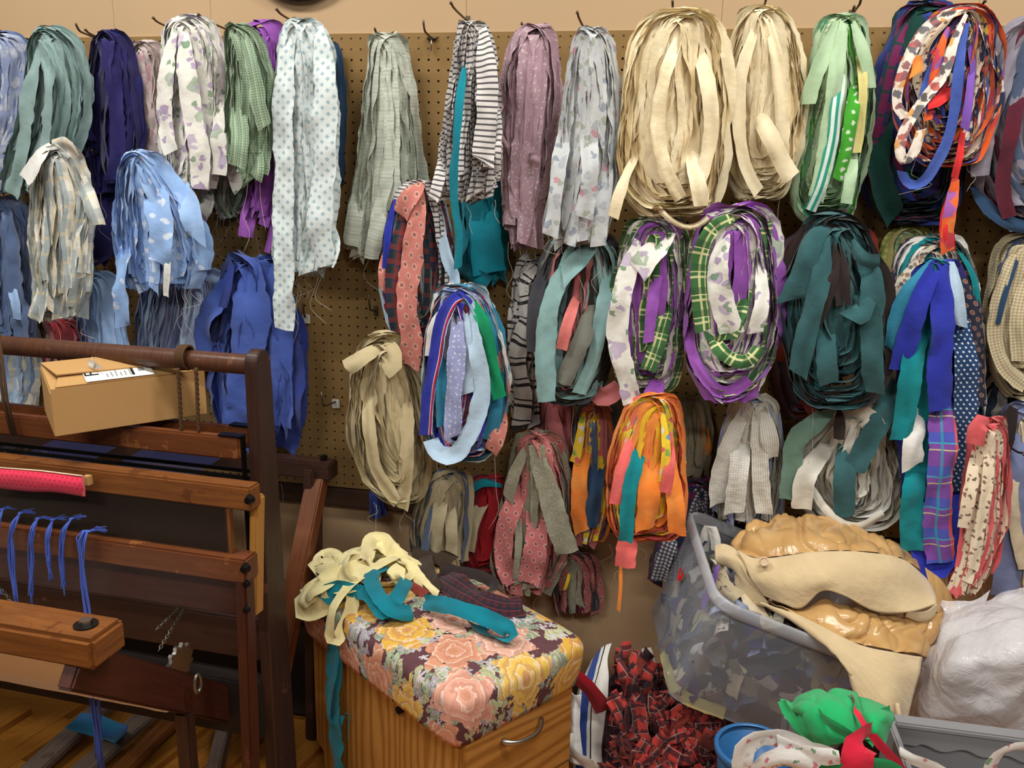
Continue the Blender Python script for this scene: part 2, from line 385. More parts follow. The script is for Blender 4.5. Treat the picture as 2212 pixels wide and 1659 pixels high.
stripes('bright_plaid', '#7d4aa0', [('v', .075, .34, 0, '#3a5ab8', .8), ('u', .09, .10, .45, '#e05a4a', .85), ('u', .09, .05, .6, '#e0a04a', .7), ('v', .075, .04, .5, '#d8cf8a', .8), ('v', .075, .04, .7, '#3fb4c0', .8), ('u', .09, .06, .1, '#2f9ab0', .7)])
stripes('red_plaid', '#c04038', [('u', .035, .36, 0, '#33202a', .8), ('v', .035, .36, 0, '#33202a', .8), ('u', .035, .05, .7, '#e4b4a4', .6), ('v', .035, .05, .7, '#e4b4a4', .6)])
stripes('dark_plaid', '#4a2228', [('u', .02, .4, 0, '#1d2430', .8), ('v', .02, .4, 0, '#1d2430', .8), ('u', .02, .06, .7, '#a83a3a', .8)])
stripes('pale_plaid', '#e6e2d6', [('u', .07, .36, 0, '#9aa9ad', .8), ('v', .07, .36, 0, '#a3afb2', .55), ('u', .07, .10, .5, '#e7d3a4', .6), ('v', .07, .12, .5, '#e7d3a4', .45)])
stripes('stripe_blue_red', '#3038a4', [('u', .04, .07, .45, '#e8e4e8', 1), ('u', .04, .10, .52, '#c82838', 1), ('u', .04, .05, .62, '#e8e4e8', 1)])
stripes('ticking_canvas', '#e9e7e0', [('u', .11, .30, .80, '#2d50ac', 1), ('u', .11, .03, .93, '#20242c', 1), ('u', .11, .03, .42, '#20242c', 1)])
motif('foulard', '#c97e74', .028, '#e5c3a2', '#4c5a60'); motif('foulard_rose', '#c0706f', .026, '#e0bfa8', '#4d5560'); motif('navy_sprig', '#23406a', .011, '#23406a', '#dfe6ee', r=.2); motif('navy_floral', '#2c2d40', .02, '#c9bca6', '#b8563e', r=.14)
scroll('grey_paisley', '#86836f', '#aeac98'); scroll('taupe_paisley', '#8d877d', '#b0aa9c')
blobs('calico', '#d7cfbd', [(.012, .36, 1, ['#5d5047', '#8b6a4e', '#3d4150', '#a8796a'])]); blobs('bright_floral', '#efe4d6', [(.022, .42, 1, ['#c9473c', '#2f2d36', '#e8a23c', '#8c3a44', '#4a4f5a'])]); blobs('navy_bright', '#2f2f52', [(.02, .4, 1, ['#f0e4d4', '#e8c23a', '#d8433c', '#e9e2d8'])])
blobs('orange_mix', '#e8632e', [(.04, .45, 1, ['#d8342f', '#f08a3a', '#c92e48', '#8e56b0'])]); blobs('daisy', '#f2d23c', [(.028, .3, .6, ['#f2efe4', '#e8476a', '#4f9fd0', '#f5f0e0', '#7fb84a'])])
blobs('snowflake', '#94b6e6', [(.05, .2, 1, ['#dfe9f6'])]); blobs('rose_sprig', '#f3f1ec', [(.02, .2, .9, ['#d96a7c', '#5f9a60', '#e08a96', '#d9d6d0'])]); blobs('cream_sprig', '#ead8bc', [(.018, .2, .7, ['#7a4a3c', '#5c3a34'])]); blobs('lavender_sprig', '#9aa2cd', [(.014, .18, .5, ['#dfe0ee'])])
stripes('waffle', '#e4e2da', [('u', .006, .4, 0, '#c8c6bd', .7), ('v', .006, .4, 0, '#c8c6bd', .7)], weave=.9); stripes('rib_knit', '#dedbd0', [('u', .005, .45, 0, '#b9b6aa', .8)], weave=.9)
stripes('rainbow_teal', '#2a62a0', [('v', .07, .4, 0, '#138a90', .9)]); motif('red_dot', '#d8304e', .011, '#d8304e', '#8d1830', r=.16)
plain('shade_blue_cloth', '#3c69b8', '#2b8fa8')
def MT(n): return _M[n]
# wood, metal, paint, plastic
def wood(name, c1, c2, c3=None, scale=14., rough=.5, wear=0.):
    g = G(name); uv, u, v = g.uv()
    mp = g.node('ShaderNodeMapping'); g.t.links.new(uv, mp.inputs[0]); mp.inputs['Scale'].default_value = (1., .08, 1.)
    f, _ = g.noise(mp.outputs[0], scale * 6, 5., .65, dist=.6); f2, _ = g.noise(uv, 5., 3.)
    c = g.ramp(f, [(.3, c1), (.7, c2)])
    c = g.mix(g.m('MULTIPLY', f2, .45), c, c1)
    if c3: 
        f3, _ = g.noise(uv, 9., 5., .7); c = g.mix(g.m('MULTIPLY', g.m('GREATER_THAN', f3, .64 - wear), .55), c, c3)
    g.bump(f, .12, .002); _M[name] = g.done(c, g.m('MULTIPLY_ADD', f2, .25, rough - .12), .4); return _M[name]
wood('loom_wood', '#5c3019', '#7d4724', '#9a6236', rough=.42, wear=.03); wood('loom_wood_dark', '#3a1c14', '#55291c', '#6a3a26', rough=.45); wood('loom_wood_worn', '#683c1d', '#925b2a', '#4a2414', rough=.4, wear=.04)
wood('light_oak_strip', '#a8742f', '#c4904a', rough=.5); wood('treadle_wood', '#6a5a50', '#8a786c', '#5a4a40', rough=.6); wood('post_dark', '#2e1c16', '#452a20', '#6b4230', rough=.45); wood('rail_brown', '#4a2c20', '#64402c', '#7e5238', rough=.35)
wood('trim_dark', '#3a271e', '#4d3528', rough=.5); wood('chest_dark', '#1f1917', '#2b2220', rough=.6)
def oak(name, vertical=True):
    g = G(name); uv, u, v = g.uv()
    mp = g.node('ShaderNodeMapping'); g.t.links.new(uv, mp.inputs[0]); mp.inputs['Scale'].default_value = (1., .16, 1.) 
    _, nc = g.noise(mp.outputs[0], 6., 2.)
    n = g.node('ShaderNodeVectorMath', operation='MULTIPLY_ADD'); g.t.links.new(nc, n.inputs[0]); n.inputs[1].default_value = (.16,) * 3; g.t.links.new(mp.outputs[0], n.inputs[2])
    wv = g.node('ShaderNodeTexWave', wave_type='BANDS', bands_direction='X'); g.set(wv.inputs['Scale'], 11.); g.set(wv.inputs['Distortion'], 1.2); g.set(wv.inputs['Detail'], 3.); g.t.links.new(n.outputs[0], wv.inputs['Vector'])
    mp2 = g.node('ShaderNodeMapping'); g.t.links.new(uv, mp2.inputs[0]); mp2.inputs['Scale'].default_value = (1., .03, 1.); f, _ = g.noise(mp2.outputs[0], 420., 3.)
    c = g.ramp(wv.outputs['Fac'], [(.1, '#9c672c'), (.4, '#b47a38'), (.9, '#bd8542')]); c = g.mix(g.m('MULTIPLY', g.lt(f, .42), .35), c, '#7d4d20')
    g.bump(f, .08, .001); _M[name] = g.done(c, .42, .4); return _M[name]
oak('oak_veneer')
def floorwood():
    g = G('floor_wood'); uv, u, v = g.uv(); mp = g.node('ShaderNodeMapping'); g.t.links.new(uv, mp.inputs[0]); mp.inputs['Scale'].default_value = (1., .05, 1.)
    f, _ = g.noise(mp.outputs[0], 160., 4.); oi = g.node('ShaderNodeObjectInfo')
    c = g.ramp(f, [(.3, '#9a5f22'), (.7, '#c08437')]); c = g.mix(g.m('MULTIPLY', oi.outputs['Random'], .4), c, '#8d551f')
    _M['floor_wood'] = g.done(c, .36, .45)
floorwood()
def paint(name, c, rough=.7, var=.05, spec=.3, **k):
    g = G(name); f, _ = g.noise(g.obj(), 3., 3.); a = lin(c)
    b = tuple(x * (1 - var * 2) for x in a)
    _M[name] = g.done(g.mix(f, a, b), rough, spec, **k)
paint('wall_paint', '#c9a983', .75); paint('pegboard_brown', '#967749', .8, .08); paint('furring', '#e0c8a0'); paint('dark_metal', '#2c2a28', .4, Metallic=.7); paint('steel', '#b9b7b2', .3, Metallic=1.); paint('hook_metal', '#6b5f50', .4, Metallic=.8)
paint('white_plastic', '#dcd9d0', .45); paint('black_paint', '#16130f', .6); paint('bolt_black', '#1d1a1a', .35, Metallic=.6); paint('reed_dark', '#46362a', .6); paint('grey_plastic', '#8d8d90', .45); paint('blue_plastic', '#2f6aa2', .3, spec=.5)
paint('paper', '#ece9e2', .8, .03); paint('ink', '#17171a', .8); paint('ink_soft', '#8b8a88', .8); paint('rope', '#5a3f28', .9, .2); paint('button', '#e3c6a4', .3, spec=.5); paint('chain_metal', '#8a8478', .35, Metallic=.9); paint('yarn_blue', '#4f66c0', .9, .15); paint('warp_navy', '#27305e', .9, .1); paint('thread', '#c9c4bb', .9); paint('red_sticker', '#d4231e', .5); paint('sticker_white', '#ebe7dc', .6)
def card():
    g = G('cardboard'); f, _ = g.noise(g.obj(), 6., 4.); f2, _ = g.noise(g.obj(), 220., 2.)
    _M['cardboard'] = g.done(g.mix(g.m('MULTIPLY_ADD', f2, .3, g.m('MULTIPLY', f, .5)), '#b58a54', '#c9a06c'), .8, .2)
card()
def tub():
    g = G('clear_plastic'); b = g.b
    tr = g.node('ShaderNodeBsdfTransparent'); tr.inputs[0].default_value = (.90, .92, .95, 1)
    gl = g.node('ShaderNodeBsdfPrincipled'); gl.inputs['Base Color'].default_value = (*lin('#c9ced6'), 1); gl.inputs['Roughness'].default_value = .25; gl.inputs['Specular IOR Level'].default_value = .6
    mx = g.node('ShaderNodeMixShader'); mx.inputs[0].default_value = .2
    g.t.links.new(tr.outputs[0], mx.inputs[1]); g.t.links.new(gl.outputs[0], mx.inputs[2]); g.t.links.new(mx.outputs[0], g.out.inputs[0]); _M['clear_plastic'] = g.mat
    g = G('frosted_rim'); tr = g.node('ShaderNodeBsdfTransparent'); tr.inputs[0].default_value = (.85, .87, .9, 1); g.done('#d3d6dc', .22, .6)
    mx = g.node('ShaderNodeMixShader'); mx.inputs[0].default_value = .5; g.t.links.new(tr.outputs[0], mx.inputs[1]); g.t.links.new(g.b.outputs[0], mx.inputs[2]); g.t.links.new(mx.outputs[0], g.out.inputs[0]); _M['frosted_rim'] = g.mat
    g = G('bag_plastic'); tr = g.node('ShaderNodeBsdfTransparent'); tr.inputs[0].default_value = (.95, .95, .97, 1); f, _ = g.noise(g.obj(), 26., 4., .6, dist=1.2); g.done('#f4f2f5', .2, .6); g.bump(g.m('ABSOLUTE', g.m('SUBTRACT', f, .5)), .35, .02); mx = g.node('ShaderNodeMixShader'); mx.inputs[0].default_value = .5; g.t.links.new(tr.outputs[0], mx.inputs[1]); g.t.links.new(g.b.outputs[0], mx.inputs[2]); g.t.links.new(mx.outputs[0], g.out.inputs[0]); _M['bag_plastic'] = g.mat
tub()
def cushion():
    """large printed flowers: petals from the angle around each scattered centre"""
    g = G('chintz'); uv, u, v = g.uv(); c = g.mix(g.noise(uv, 40., 2.)[0], '#5c3a40', '#6d4a4e')
    def layer(c, cell, rnd, R, pet, depth, cols, core, seed, keep=1.):
        mp = g.node('ShaderNodeMapping'); g.t.links.new(uv, mp.inputs[0]); mp.inputs['Location'].default_value = (seed * .37, seed * .71, 0)
        vo = g.voro(mp.outputs[0], 1. / cell, rnd)
        d = g.node('ShaderNodeVectorMath', operation='SUBTRACT'); g.t.links.new(mp.outputs[0], d.inputs[0])
        sc = g.node('ShaderNodeVectorMath', operation='SCALE'); g.t.links.new(vo.outputs['Position'], sc.inputs[0]); sc.inputs['Scale'].default_value = 1.
        g.t.links.new(sc.outputs[0], d.inputs[1]); x = g.node('ShaderNodeSeparateXYZ'); g.t.links.new(d.outputs[0], x.inputs[0])
        an = g.m('ARCTAN2', x.outputs[1], x.outputs[0]); r = vo.outputs['Distance']
        nf, _ = g.noise(uv, 45., 3.)
        ca = g.m('COSINE', g.m('MULTIPLY_ADD', an, pet, g.m('MULTIPLY', nf, 7.)))
        rr = g.m('MULTIPLY_ADD', ca, depth * R, R * (1 - depth * .5)); rr = g.m('MULTIPLY_ADD', g.m('SUBTRACT', nf, .5), R * .6, rr)
        sp = g.node('ShaderNodeSeparateColor'); g.t.links.new(vo.outputs['Color'], sp.inputs[0])
        cc = g.ramp(sp.outputs[0], [(i / len(cols), q) for i, q in enumerate(cols)], 'CONSTANT')
        ringf = g.m('FRACT', g.m('MULTIPLY_ADD', nf, 2.2, g.m('MULTIPLY', r, 3.0 / max(R, .01)))); cc = g.mix(g.m('MULTIPLY', g.lt(ringf, .35), .45), cc, '#b87a68'); cc = g.mix(g.m('MULTIPLY', g.m('GREATER_THAN', ringf, .8), .5), cc, '#f6e2cf')
        cc = g.mix(g.m('MULTIPLY', g.lt(r, R * .16), .6), cc, core); msk = g.m('MULTIPLY', g.lt(r, rr), g.lt(sp.outputs[1], keep)); return g.mix(msk, c, cc)
    c = layer(c, .075, 1., .50, 2., .55, ['#8fa287', '#a9b98a', '#7d9a86', '#b9c79a', '#86a08e'], '#c3cfa5', 1)
    c = layer(c, .060, 1., .38, 3., .6, ['#a7b58c', '#8c9da6', '#9aa5b5', '#6f8f7e'], '#d8d6c0', 5, .8)
    c = layer(c, .030, 1., .40, 5., .45, ['#b9bfd0', '#9ea7bd', '#c9cdd8'], '#e8d890', 3, .5)
    c = layer(c, .15, .6, .46, 6., .20, ['#e3b09c', '#e0b04a', '#d99a7c', '#e8c15e', '#e2a894'], '#c98a6a', 2)
    _M['chintz'] = g.done(c, .8, .2)
cushion()
# ------------------------------------------------------------------ the setting
HP = .0254
ZT, ZB = ROW0 + .5 * HP, ROW0 - 47.5 * HP
wall = box('wall_back', np.array((-2.2, .022, 0)), np.array((2.9, .12, 2.75)), MT('wall_paint'), None, 0)
tag(wall, 'beige painted back wall above and below the pegboard', 'wall', kind='structure')
xs = [onY(np.array(v), np.array(20.), .02)[0] for v in (-160., 250., 460., 1010., 1560., 2110.)] + [2.9]
for a, b in zip(xs[:-1], xs[1:]):
    o = box('wall_panel', np.array((a + .0003, .008, ZT + .0005)), np.array((b - .0003, .022, 2.75)), MT('wall_paint'), None, .0005); put(o, wall)
    o = box('wall_panel', np.array((a + .0003, .012, .0)), np.array((b - .0003, .0219, ZB - .0565)), MT('wall_paint'), None, .0005); put(o, wall)
def pegboard(i0, i1, dz):
    V = []; Fc = []; R = .0031; k = 8; th = .0045
    ang = [math.pi / 8 + 2 * math.pi * j / k for j in range(k)]
    for i in range(i0, i1):
        for j in range(48):
            cx, cz = i * HP, ROW0 - j * HP + dz; h = HP / 2; b = len(V)
            V += [(cx - h, 0, cz - h), (cx + h, 0, cz - h), (cx + h, 0, cz + h), (cx - h, 0, cz + h)]
            V += [(cx + R * math.cos(a), 0, cz + R * math.sin(a)) for a in ang]
            V += [(cx + R * math.cos(a), th, cz + R * math.sin(a)) for a in ang]
            r = [b + 4 + q for q in range(k)]; bk = [b + 12 + q for q in range(k)]
            # corners: 0 ll, 1 lr, 2 ur, 3 ul ; hole verts start at 22.5 deg
            Fc += [(b + 1, b + 2, r[0], r[7]), (b + 2, r[1], r[0]), (b + 2, b + 3, r[2], r[1]), (b + 3, r[3], r[2]), (b + 3, b, r[4], r[3]), (b, r[5], r[4]), (b, b + 1, r[6], r[5]), (b + 1, r[7], r[6])]
            Fc += [(r[q], r[(q + 1) % k], bk[(q + 1) % k], bk[q]) for q in range(k)]
    o = link('pegboard_panel', mesh('pegboard_panel', V, Fc), MT('pegboard_brown'), None, smooth=False); put(o, wall); return o
pegboard(-11, 85, 0); pegboard(-62, -11, -.0015)
fs = box('furring_strip', np.array((-1.6, .0047, ZT - .04)), np.array((2.2, .022, ZT)), MT('furring'), None, 0); put(fs, wall)
t = box('trim_1', np.array((-1.6, -.012, ZB - .055)), np.array((2.2, .0215, ZB - .0035)), MT('trim_dark'), None, .003); tag(t, 'dark wooden rail along the bottom edge of the pegboard', 'trim', kind='structure')
t = box('baseboard_back', np.array((-2.2, -.012, 0)), np.array((2.9, .0115, .14)), MT('trim_dark'), None, .003); tag(t, 'dark wooden baseboard at the foot of the back wall', 'baseboard', kind='structure')
# strip floor, each board its own piece
fl = box('floor', np.array((-2.2, -3.2, -.06)), np.array((2.9, .12, -.02)), MT('floor_wood'), None, 0); tag(fl, 'orange brown strip wood floor under the loom', 'floor', kind='structure')
PW = .058; fdir = math.radians(-12); fx, fy = math.sin(math.radians(12)), math.cos(math.radians(12))
base_me = None
for k in range(-20, 12):
    off = k * PW; st = -3.1 + (k * .37) % .55
    while st < .0:
        L = 1.1
        cx, cy = off * math.cos(fdir) * 1 - (st + L / 2) * -fx * 1, (st + L / 2) * fy + off * -fx
        if base_me is None:
            o = box('floor_board', np.array((-PW / 2 + .0006, -L / 2 + .0006, -.02)), np.array((PW / 2 - .0006, L / 2 - .0006, 0)), MT('floor_wood'), None, .001); base_me = o.data
        else: o = bpy.data.objects.new('floor_board', base_me); COL.objects.link(o)
        o.matrix_world = Matrix.Translation((cx * 1.0 - .35, cy, -.01)) @ Matrix.Rotation(-math.radians(12), 4, 'Z')
        if cy > -2.0 and cy < -.1 and cx - .35 < .45: put(o, fl)
        else: bpy.data.objects.remove(o)
        st += L
# low dark chest behind the loom
ch = empty('storage_chest', (-.8, -.1, 0)); tag(ch, 'low black chest standing on the floor behind the loom', 'chest')
box('body', np.array((-1.7, -.125, .0)), np.array((.0, -.03, .30)), MT('chest_dark'), ch, .004); box('lid', np.array((-1.7, -.132, .302)), np.array((.005, -.025, .335)), MT('chest_dark'), ch, .006)
# rim of the round thing on the wall above
ck = empty('round_wall_hanging', (0, 0, 0)); cpos = onY(650., 3., 0.)
tag(ck, 'dark round rim just showing at the top edge of the wall', 'wall decor'); th = np.linspace(0, 2 * math.pi, 49)[:-1]
tube(np.stack([cpos[0] + .16 * np.cos(th), np.full(48, -.012), cpos[2] + .168 + .16 * np.sin(th)], 1), .011, MT('bolt_black'), ck, 'rim', 8, True)
cyl('disc', (cpos[0], -.012, cpos[2] + .168), (cpos[0], .007, cpos[2] + .168), .152, MT('paper'), ck, 40)
# ------------------------------------------------------------------ hanging hanks of cloth strips
OFF = dict(foulard_tartan_strip_hank=0.1, sage_strip_hank=0.124, periwinkle_strip_hank=0.072, pale_plaid_strip_hank=0.16, navy_strip_hank=0.04, snowflake_strip_hank=0.104, lilac_floral_strip_hank=0.044, green_check_strip_hank=0.108, purple_strip_hank=0.056, blue_diamond_strip_hank=0.064, royal_blue_cloth_hank=0.024, black_ticking_strip_hank=0.132, wide_ticking_strip_hank=0.012, mauve_strip_hank=0.048, cream_satin_strip_hank=0.16, grey_floral_strip_hank=0.16, green_plaid_coil_hank=0.16, cream_cotton_strip_hank=0.088, green_mix_strip_hank=0.052, dark_teal_strip_hank=0.136, bright_braid_hank=0.06, grey_burgundy_strip_hank=0.048, dark_plaid_strip_hank=0.012, quilting_print_strip_hank=0.068, slate_strip_hank=0.044, red_velvet_strip_hank=0.02, plain_sky_strip_hank=0.068, beige_linen_strip_hank=0.112, blue_mix_strip_hank=0.136, sage_charcoal_strip_hank=0.1, lilac_plaid_strip_hank=0.144, orange_teal_strip_hank=0.16, blue_plaid_strip_hank=0.096, tan_gingham_strip_hank=0.044, periwinkle_cream_strip_hank=0.052, coral_cream_strip_hank=0.16, khaki_slate_strip_hank=0.084, rose_paisley_strip_hank=0.032, orange_daisy_strip_hank=0.024, navy_gingham_strip_hank=0.012, white_knit_strip_hank=0.064, white_teal_strip_hank=0.072)   # extra distance out from the board, so that neighbouring hanks hang in front of each other
def hook(x, y, out=.13, short='', bracket='wire', d0=0., tip=.02, label=None):
    """peg hook: wire rod out of the board with an upturned tip; (x, y) pixel where it leaves the board"""
    p = onY(float(x), float(y), -.001); r = empty('peg_hook', tuple(p)); 
    tag(r, label or ('metal peg hook holding the ' + short), 'hook', 'peg hooks on the pegboard')
    C = np.array([p + (0, .012, 0), p + (0, -.01, 0), p + (0, -out * .6, .004), p + (0, -out * .86, .008), p + (0, -out * .97, .02 + tip * .3), p + (0, -out, .03 + tip)])
    o = tube(spline(C, 18), .0027, MT('hook_metal'), None, 'rod', 6); put(o, r)
    if bracket == 'plate':
        q = p + (0, -.004, 0)
        o = tube(np.array([q + (-.0125, 0, 0), q + (.0125, 0, 0)]), .0035, MT('hook_metal'), None, 'cross_bar', 8); put(o, r)
        o = tube(np.array([q + (0, -.004, .002), q + (0, -.006, -.03)]), .002, MT('steel'), None, 'stem', 6); put(o, r)
    elif bracket == 'white':
        o = box('bracket', p + np.array((-.011, -.009, -.02)), p + np.array((.011, -.001, .006)), MT('white_plastic'), r, .002)
    else:
        o = box('bracket', p + np.array((-.006, -.004, -.014)), p + np.array((.006, -.0005, .012)), MT('hook_metal'), r, .001)
    return r
def hank(name, label, prof, mats, n=26, w=.042, mode='cut', d=.05, D=.045, fan=72, face=.35, wob=5., rag=.12, hk=None, seed=1, lt=.3, arch=.10, short=None, acc=(), threads=2, tw=.35, group='hanks of torn cloth strips on the pegboard'):
    """strips folded over a hook. prof: (y, x_left, x_right) rows of the outline in the photograph, top to bottom"""
    global rng
    keep = rng; rng = np.random.default_rng(seed * 101 + 5); of = OFF.get(name, 0.); d = d + of
    pr = np.array(prof, float); Y = pr[:, 0]; mid = (pr[:, 1] + pr[:, 2]) / 2; hw = (pr[:, 2] - pr[:, 1]) / 2
    y0, y1 = Y[0], Y[-1]; H = y1 - y0
    hx, hy = hk if hk else (mid[0], y0 + H * arch)
    ref = max(hw[1], hw.max() * .5)
    bx = onY(mid[0], y0 + H * .5, -d); root = empty(name, tuple(bx)); tag(root, label, 'fabric strips', group)
    names = [m_[0] if isinstance(m_, tuple) else m_ for m_ in mats]; wt = np.array([m_[1] if isinstance(m_, tuple) else 1. for m_ in mats], float); wt /= wt.sum()
    def outline(yy):
        i = np.clip(np.searchsorted(Y, yy, 'right') - 1, 0, len(Y) - 2); u = np.clip((yy - Y[i]) / (Y[i + 1] - Y[i]), 0, 1)
        us = np.where(i == 0, np.sqrt(u), u)
        if mode == 'loop': us = np.where(i == len(Y) - 2, 1 - np.sqrt(1 - u), us)
        h0 = hw[i].copy(); h0 = np.where(i == 0, hw[0] * .5, h0)
        return mid[i] * (1 - u) + mid[i + 1] * u, h0 * (1 - us) + hw[i + 1] * us
    leg = 15
    for k in range(n):
        a = ((k + .5) / n) ** .8 if n > 1 else .5
        isface = rng.random() < face
        yt = hy - (hy - y0) * a
        if mode == 'loop': yb = y1 - (1 - a) * H * lt * rng.uniform(.5, 1.1)
        def side(sg, t, yend):
            yy = yt + (yend - yt) * t; ym = y0 + (yy - yt) * (y1 - y0) / ((y1 if mode != 'loop' else yend) - yt)
            ym = np.clip(ym, y0, y1); mm, hh = outline(ym); g_ = (t ** 1.3)
            ph = rng.uniform(0, 6.28, 3); wv = (np.sin(t * 4.5 + ph[0]) + .6 * np.sin(t * 10 + ph[1]) + .35 * np.sin(t * 19 + ph[2]))
            if mode == 'loop': g_ = np.sin(np.pi * np.clip(t, 0, 1)) 
            x = mm + sg * a * hh + wv * g_ * wob
            th_ = np.radians(fan) * np.clip((sg * a * hh) / max(ref, 1e-6), -1, 1)
            return np.stack([x, yy, th_], 1)
        tt = (1 - np.cos(np.linspace(0, 1, leg) * np.pi)) / 2 if mode == 'loop' else np.linspace(0, 1, leg) ** 1.25
        if mode == 'loop':
            A = side(-1, tt, yb)[::-1]; B = side(1, tt, yb); Q = np.vstack([A[:-1], B[:-1]]); closed = True
        else:
            A = side(-1, tt, y1 - H * rag * rng.random() ** 1.5)[::-1]; B = side(1, tt, y1 - H * rag * rng.random() ** 1.5); Q = np.vstack([A[:-1], B]); closed = False
        th_ = Q[:, 2]; W_ = w * rng.uniform(.75, 1.2)
        q = np.linspace(0, 1, len(Q)); 
        if closed: dl = tw * rng.uniform(.3, 1) * np.sin(2 * np.pi * q * rng.integers(1, 3) + rng.uniform(0, 6.28))
        else: dl = tw * np.sin(q * rng.uniform(3, 9) + rng.uniform(0, 6.28)) * np.abs(q - .5) * 2
        dl = dl + rng.normal(0, .12)
        front = d + D * np.cos(th_) * (rng.uniform(.72, .95) if not isface else rng.uniform(.8, 1.18))
        P = onY(Q[:, 0], Q[:, 1], -np.maximum(front, .016))
        rad = np.stack([np.sin(th_), -np.cos(th_), np.zeros_like(th_)], 1); tan = np.stack([np.cos(th_), np.sin(th_), np.zeros_like(th_)], 1)
        if isface: Wd = tan * np.cos(dl)[:, None] + rad * np.sin(dl)[:, None]; Wm = W_ * rng.uniform(.6, .95)
        else:
            Wd = rad * np.cos(dl)[:, None] + tan * np.sin(dl)[:, None]; Wm = W_; P = P - rad * (Wm * .5)
        P[:, 1] = np.minimum(P[:, 1], -.5 * Wm * np.abs(Wd[:, 1]) - .004)
        o = link('strip', ribbon_mesh(P, Wd, Wm, .12 if isface else .05, 5 if isface else 3, .05, closed, .013 if isface else .02, 1. if isface else .7, .07 if isface else 0.), MT(names[rng.choice(len(names), p=wt)]), None); put(o, root)
    for A in acc:
        mt, wp, pts = A[:3]; pts = [[p[0], p[1], p[2] + of] for p in pts]; atop = pts[0][1] < y0 + H * .16
        pts[0][2] = max(.02, pts[0][2] - (.02 if atop else .045))          # the upper end starts inside the hank
        ln = sum(math.hypot(p[0] - q[0], p[1] - q[1]) for p, q in zip(pts[:-1], pts[1:]))
        tp_ = ([.4, .75, .95] if atop else [.6, .9, 1.]) + [1.] * max(2, int(ln / 60)) + [.96]
        o = ribbon(pts, wp, MT(mt), None, twist=np.atleast_1d(A[3] if len(A) > 3 else 0.) + rng.normal(0, .12), taper=tp_, fold=.075, K=7); put(o, root)
    for k in range(threads):
        x0 = rng.uniform(pr[-2, 1], pr[-2, 2]); ys = y1 - rng.uniform(0, 30); L = rng.uniform(40, 170)
        pts = [(x0 + rng.normal(0, 4) * i, ys + L * i / 4, d + .02) for i in range(5)]
        o = tube(px(spline(np.array(pts), 12)), .0005, MT('thread'), None, 'loose_thread', 4); put(o, root)
    hook(hx, hy + 4, out=d * .9, short=short or name.replace('_', ' '), tip=-.02)
    rng = keep; return root

# --- top row
hank('periwinkle_strip_hank', 'hank of periwinkle blue printed strips cut off by the left edge', [(62, -30, 40), (110, -60, 66), (250, -60, 55), (360, -60, 20), (420, -50, 10)], [('blue_floral', 2), 'slate_blue', 'slate_blue_dark'], n=18, seed=1, short='periwinkle printed hank')
hank('sage_strip_hank', 'hank of plain sage teal strips between the periwinkle and navy hanks', [(50, 78, 120), (100, 58, 172), (170, 58, 190), (260, 45, 188), (340, 15, 165), (425, -5, 110)], ['sage_teal'], n=24, w=.05, face=.6, rag=.35, seed=2, hk=(75, 84), tw=.6, acc=[('sage_teal', 42, [(85, 90, .1), (66, 180, .11), (50, 300, .11), (25, 420, .1)]), ('sage_teal', 48, [(90, 95, .105), (110, 200, .12), (95, 290, .12), (80, 345, .12)], .3), ('sage_teal', 26, [(80, 330, .1), (66, 380, .1), (55, 402, .1)])])
hank('navy_strip_hank', 'hank of dark navy strips hanging beside the sage hank', [(60, 215, 250), (85, 205, 272), (160, 188, 290), (280, 178, 303), (380, 185, 295), (420, 190, 285)], ['navy'], n=24, w=.05, face=.55, rag=.3, seed=3, hk=(228, 82), tw=.7, acc=[('navy', 60, [(240, 360, .06), (235, 450, .05), (225, 520, .05), (205, 560, .05)]), ('navy', 44, [(268, 350, .05), (262, 430, .045), (240, 500, .045)]), ('navy', 46, [(185, 330, .07), (150, 300, .1), (125, 285, .1), (128, 268, .1), (165, 268, .1), (185, 300, .09)]), ('navy', 26, [(250, 545, .07), (210, 570, .085), (172, 588, .09)], [0, .6, .2])])
hank('faded_pink_strip_hank', 'hank of faded pink and grey print strips, narrow, beside the navy hank', [(84, 288, 330), (110, 280, 350), (200, 285, 352), (290, 300, 352), (335, 308, 350)], ['faded_pink'], n=16, w=.05, face=.6, seed=4, d=.035, D=.035)
hank('lilac_floral_strip_hank', 'hank of white strips printed with lilac flowers and green leaves', [(28, 372, 440), (55, 352, 470), (130, 344, 488), (250, 340, 495), (340, 344, 478), (412, 350, 455)], ['lilac_floral'], n=30, w=.05, face=.45, rag=.2, seed=5, hk=(372, 58), arch=.08, acc=[('lilac_floral', 44, [(398, 60, .12), (400, 130, .125), (412, 230, .125), (430, 320, .125), (432, 408, .12)]), ('lilac_floral', 40, [(376, 62, .12), (362, 150, .12), (352, 240, .12), (368, 330, .12)]), ('lilac_floral', 40, [(478, 200, .105), (474, 290, .11), (476, 350, .11), (474, 378, .11)]), ('lilac_floral', 36, [(440, 400, .08), (446, 440, .07), (432, 470, .07)]), ('lilac_floral', 60, [(500, 330, .06), (508, 370, .065), (495, 392, .07)])])
hank('frayed_floral_strip_hank', 'frayed ends of a floral hank hanging behind the green check hank', [(300, 470, 540), (330, 455, 560), (400, 448, 565), (440, 455, 560), (475, 470, 545)], ['lilac_floral', ('green_check', .4)], n=34, w=.022, face=.3, rag=.35, seed=6, d=.02, D=.03, threads=6, wob=8)
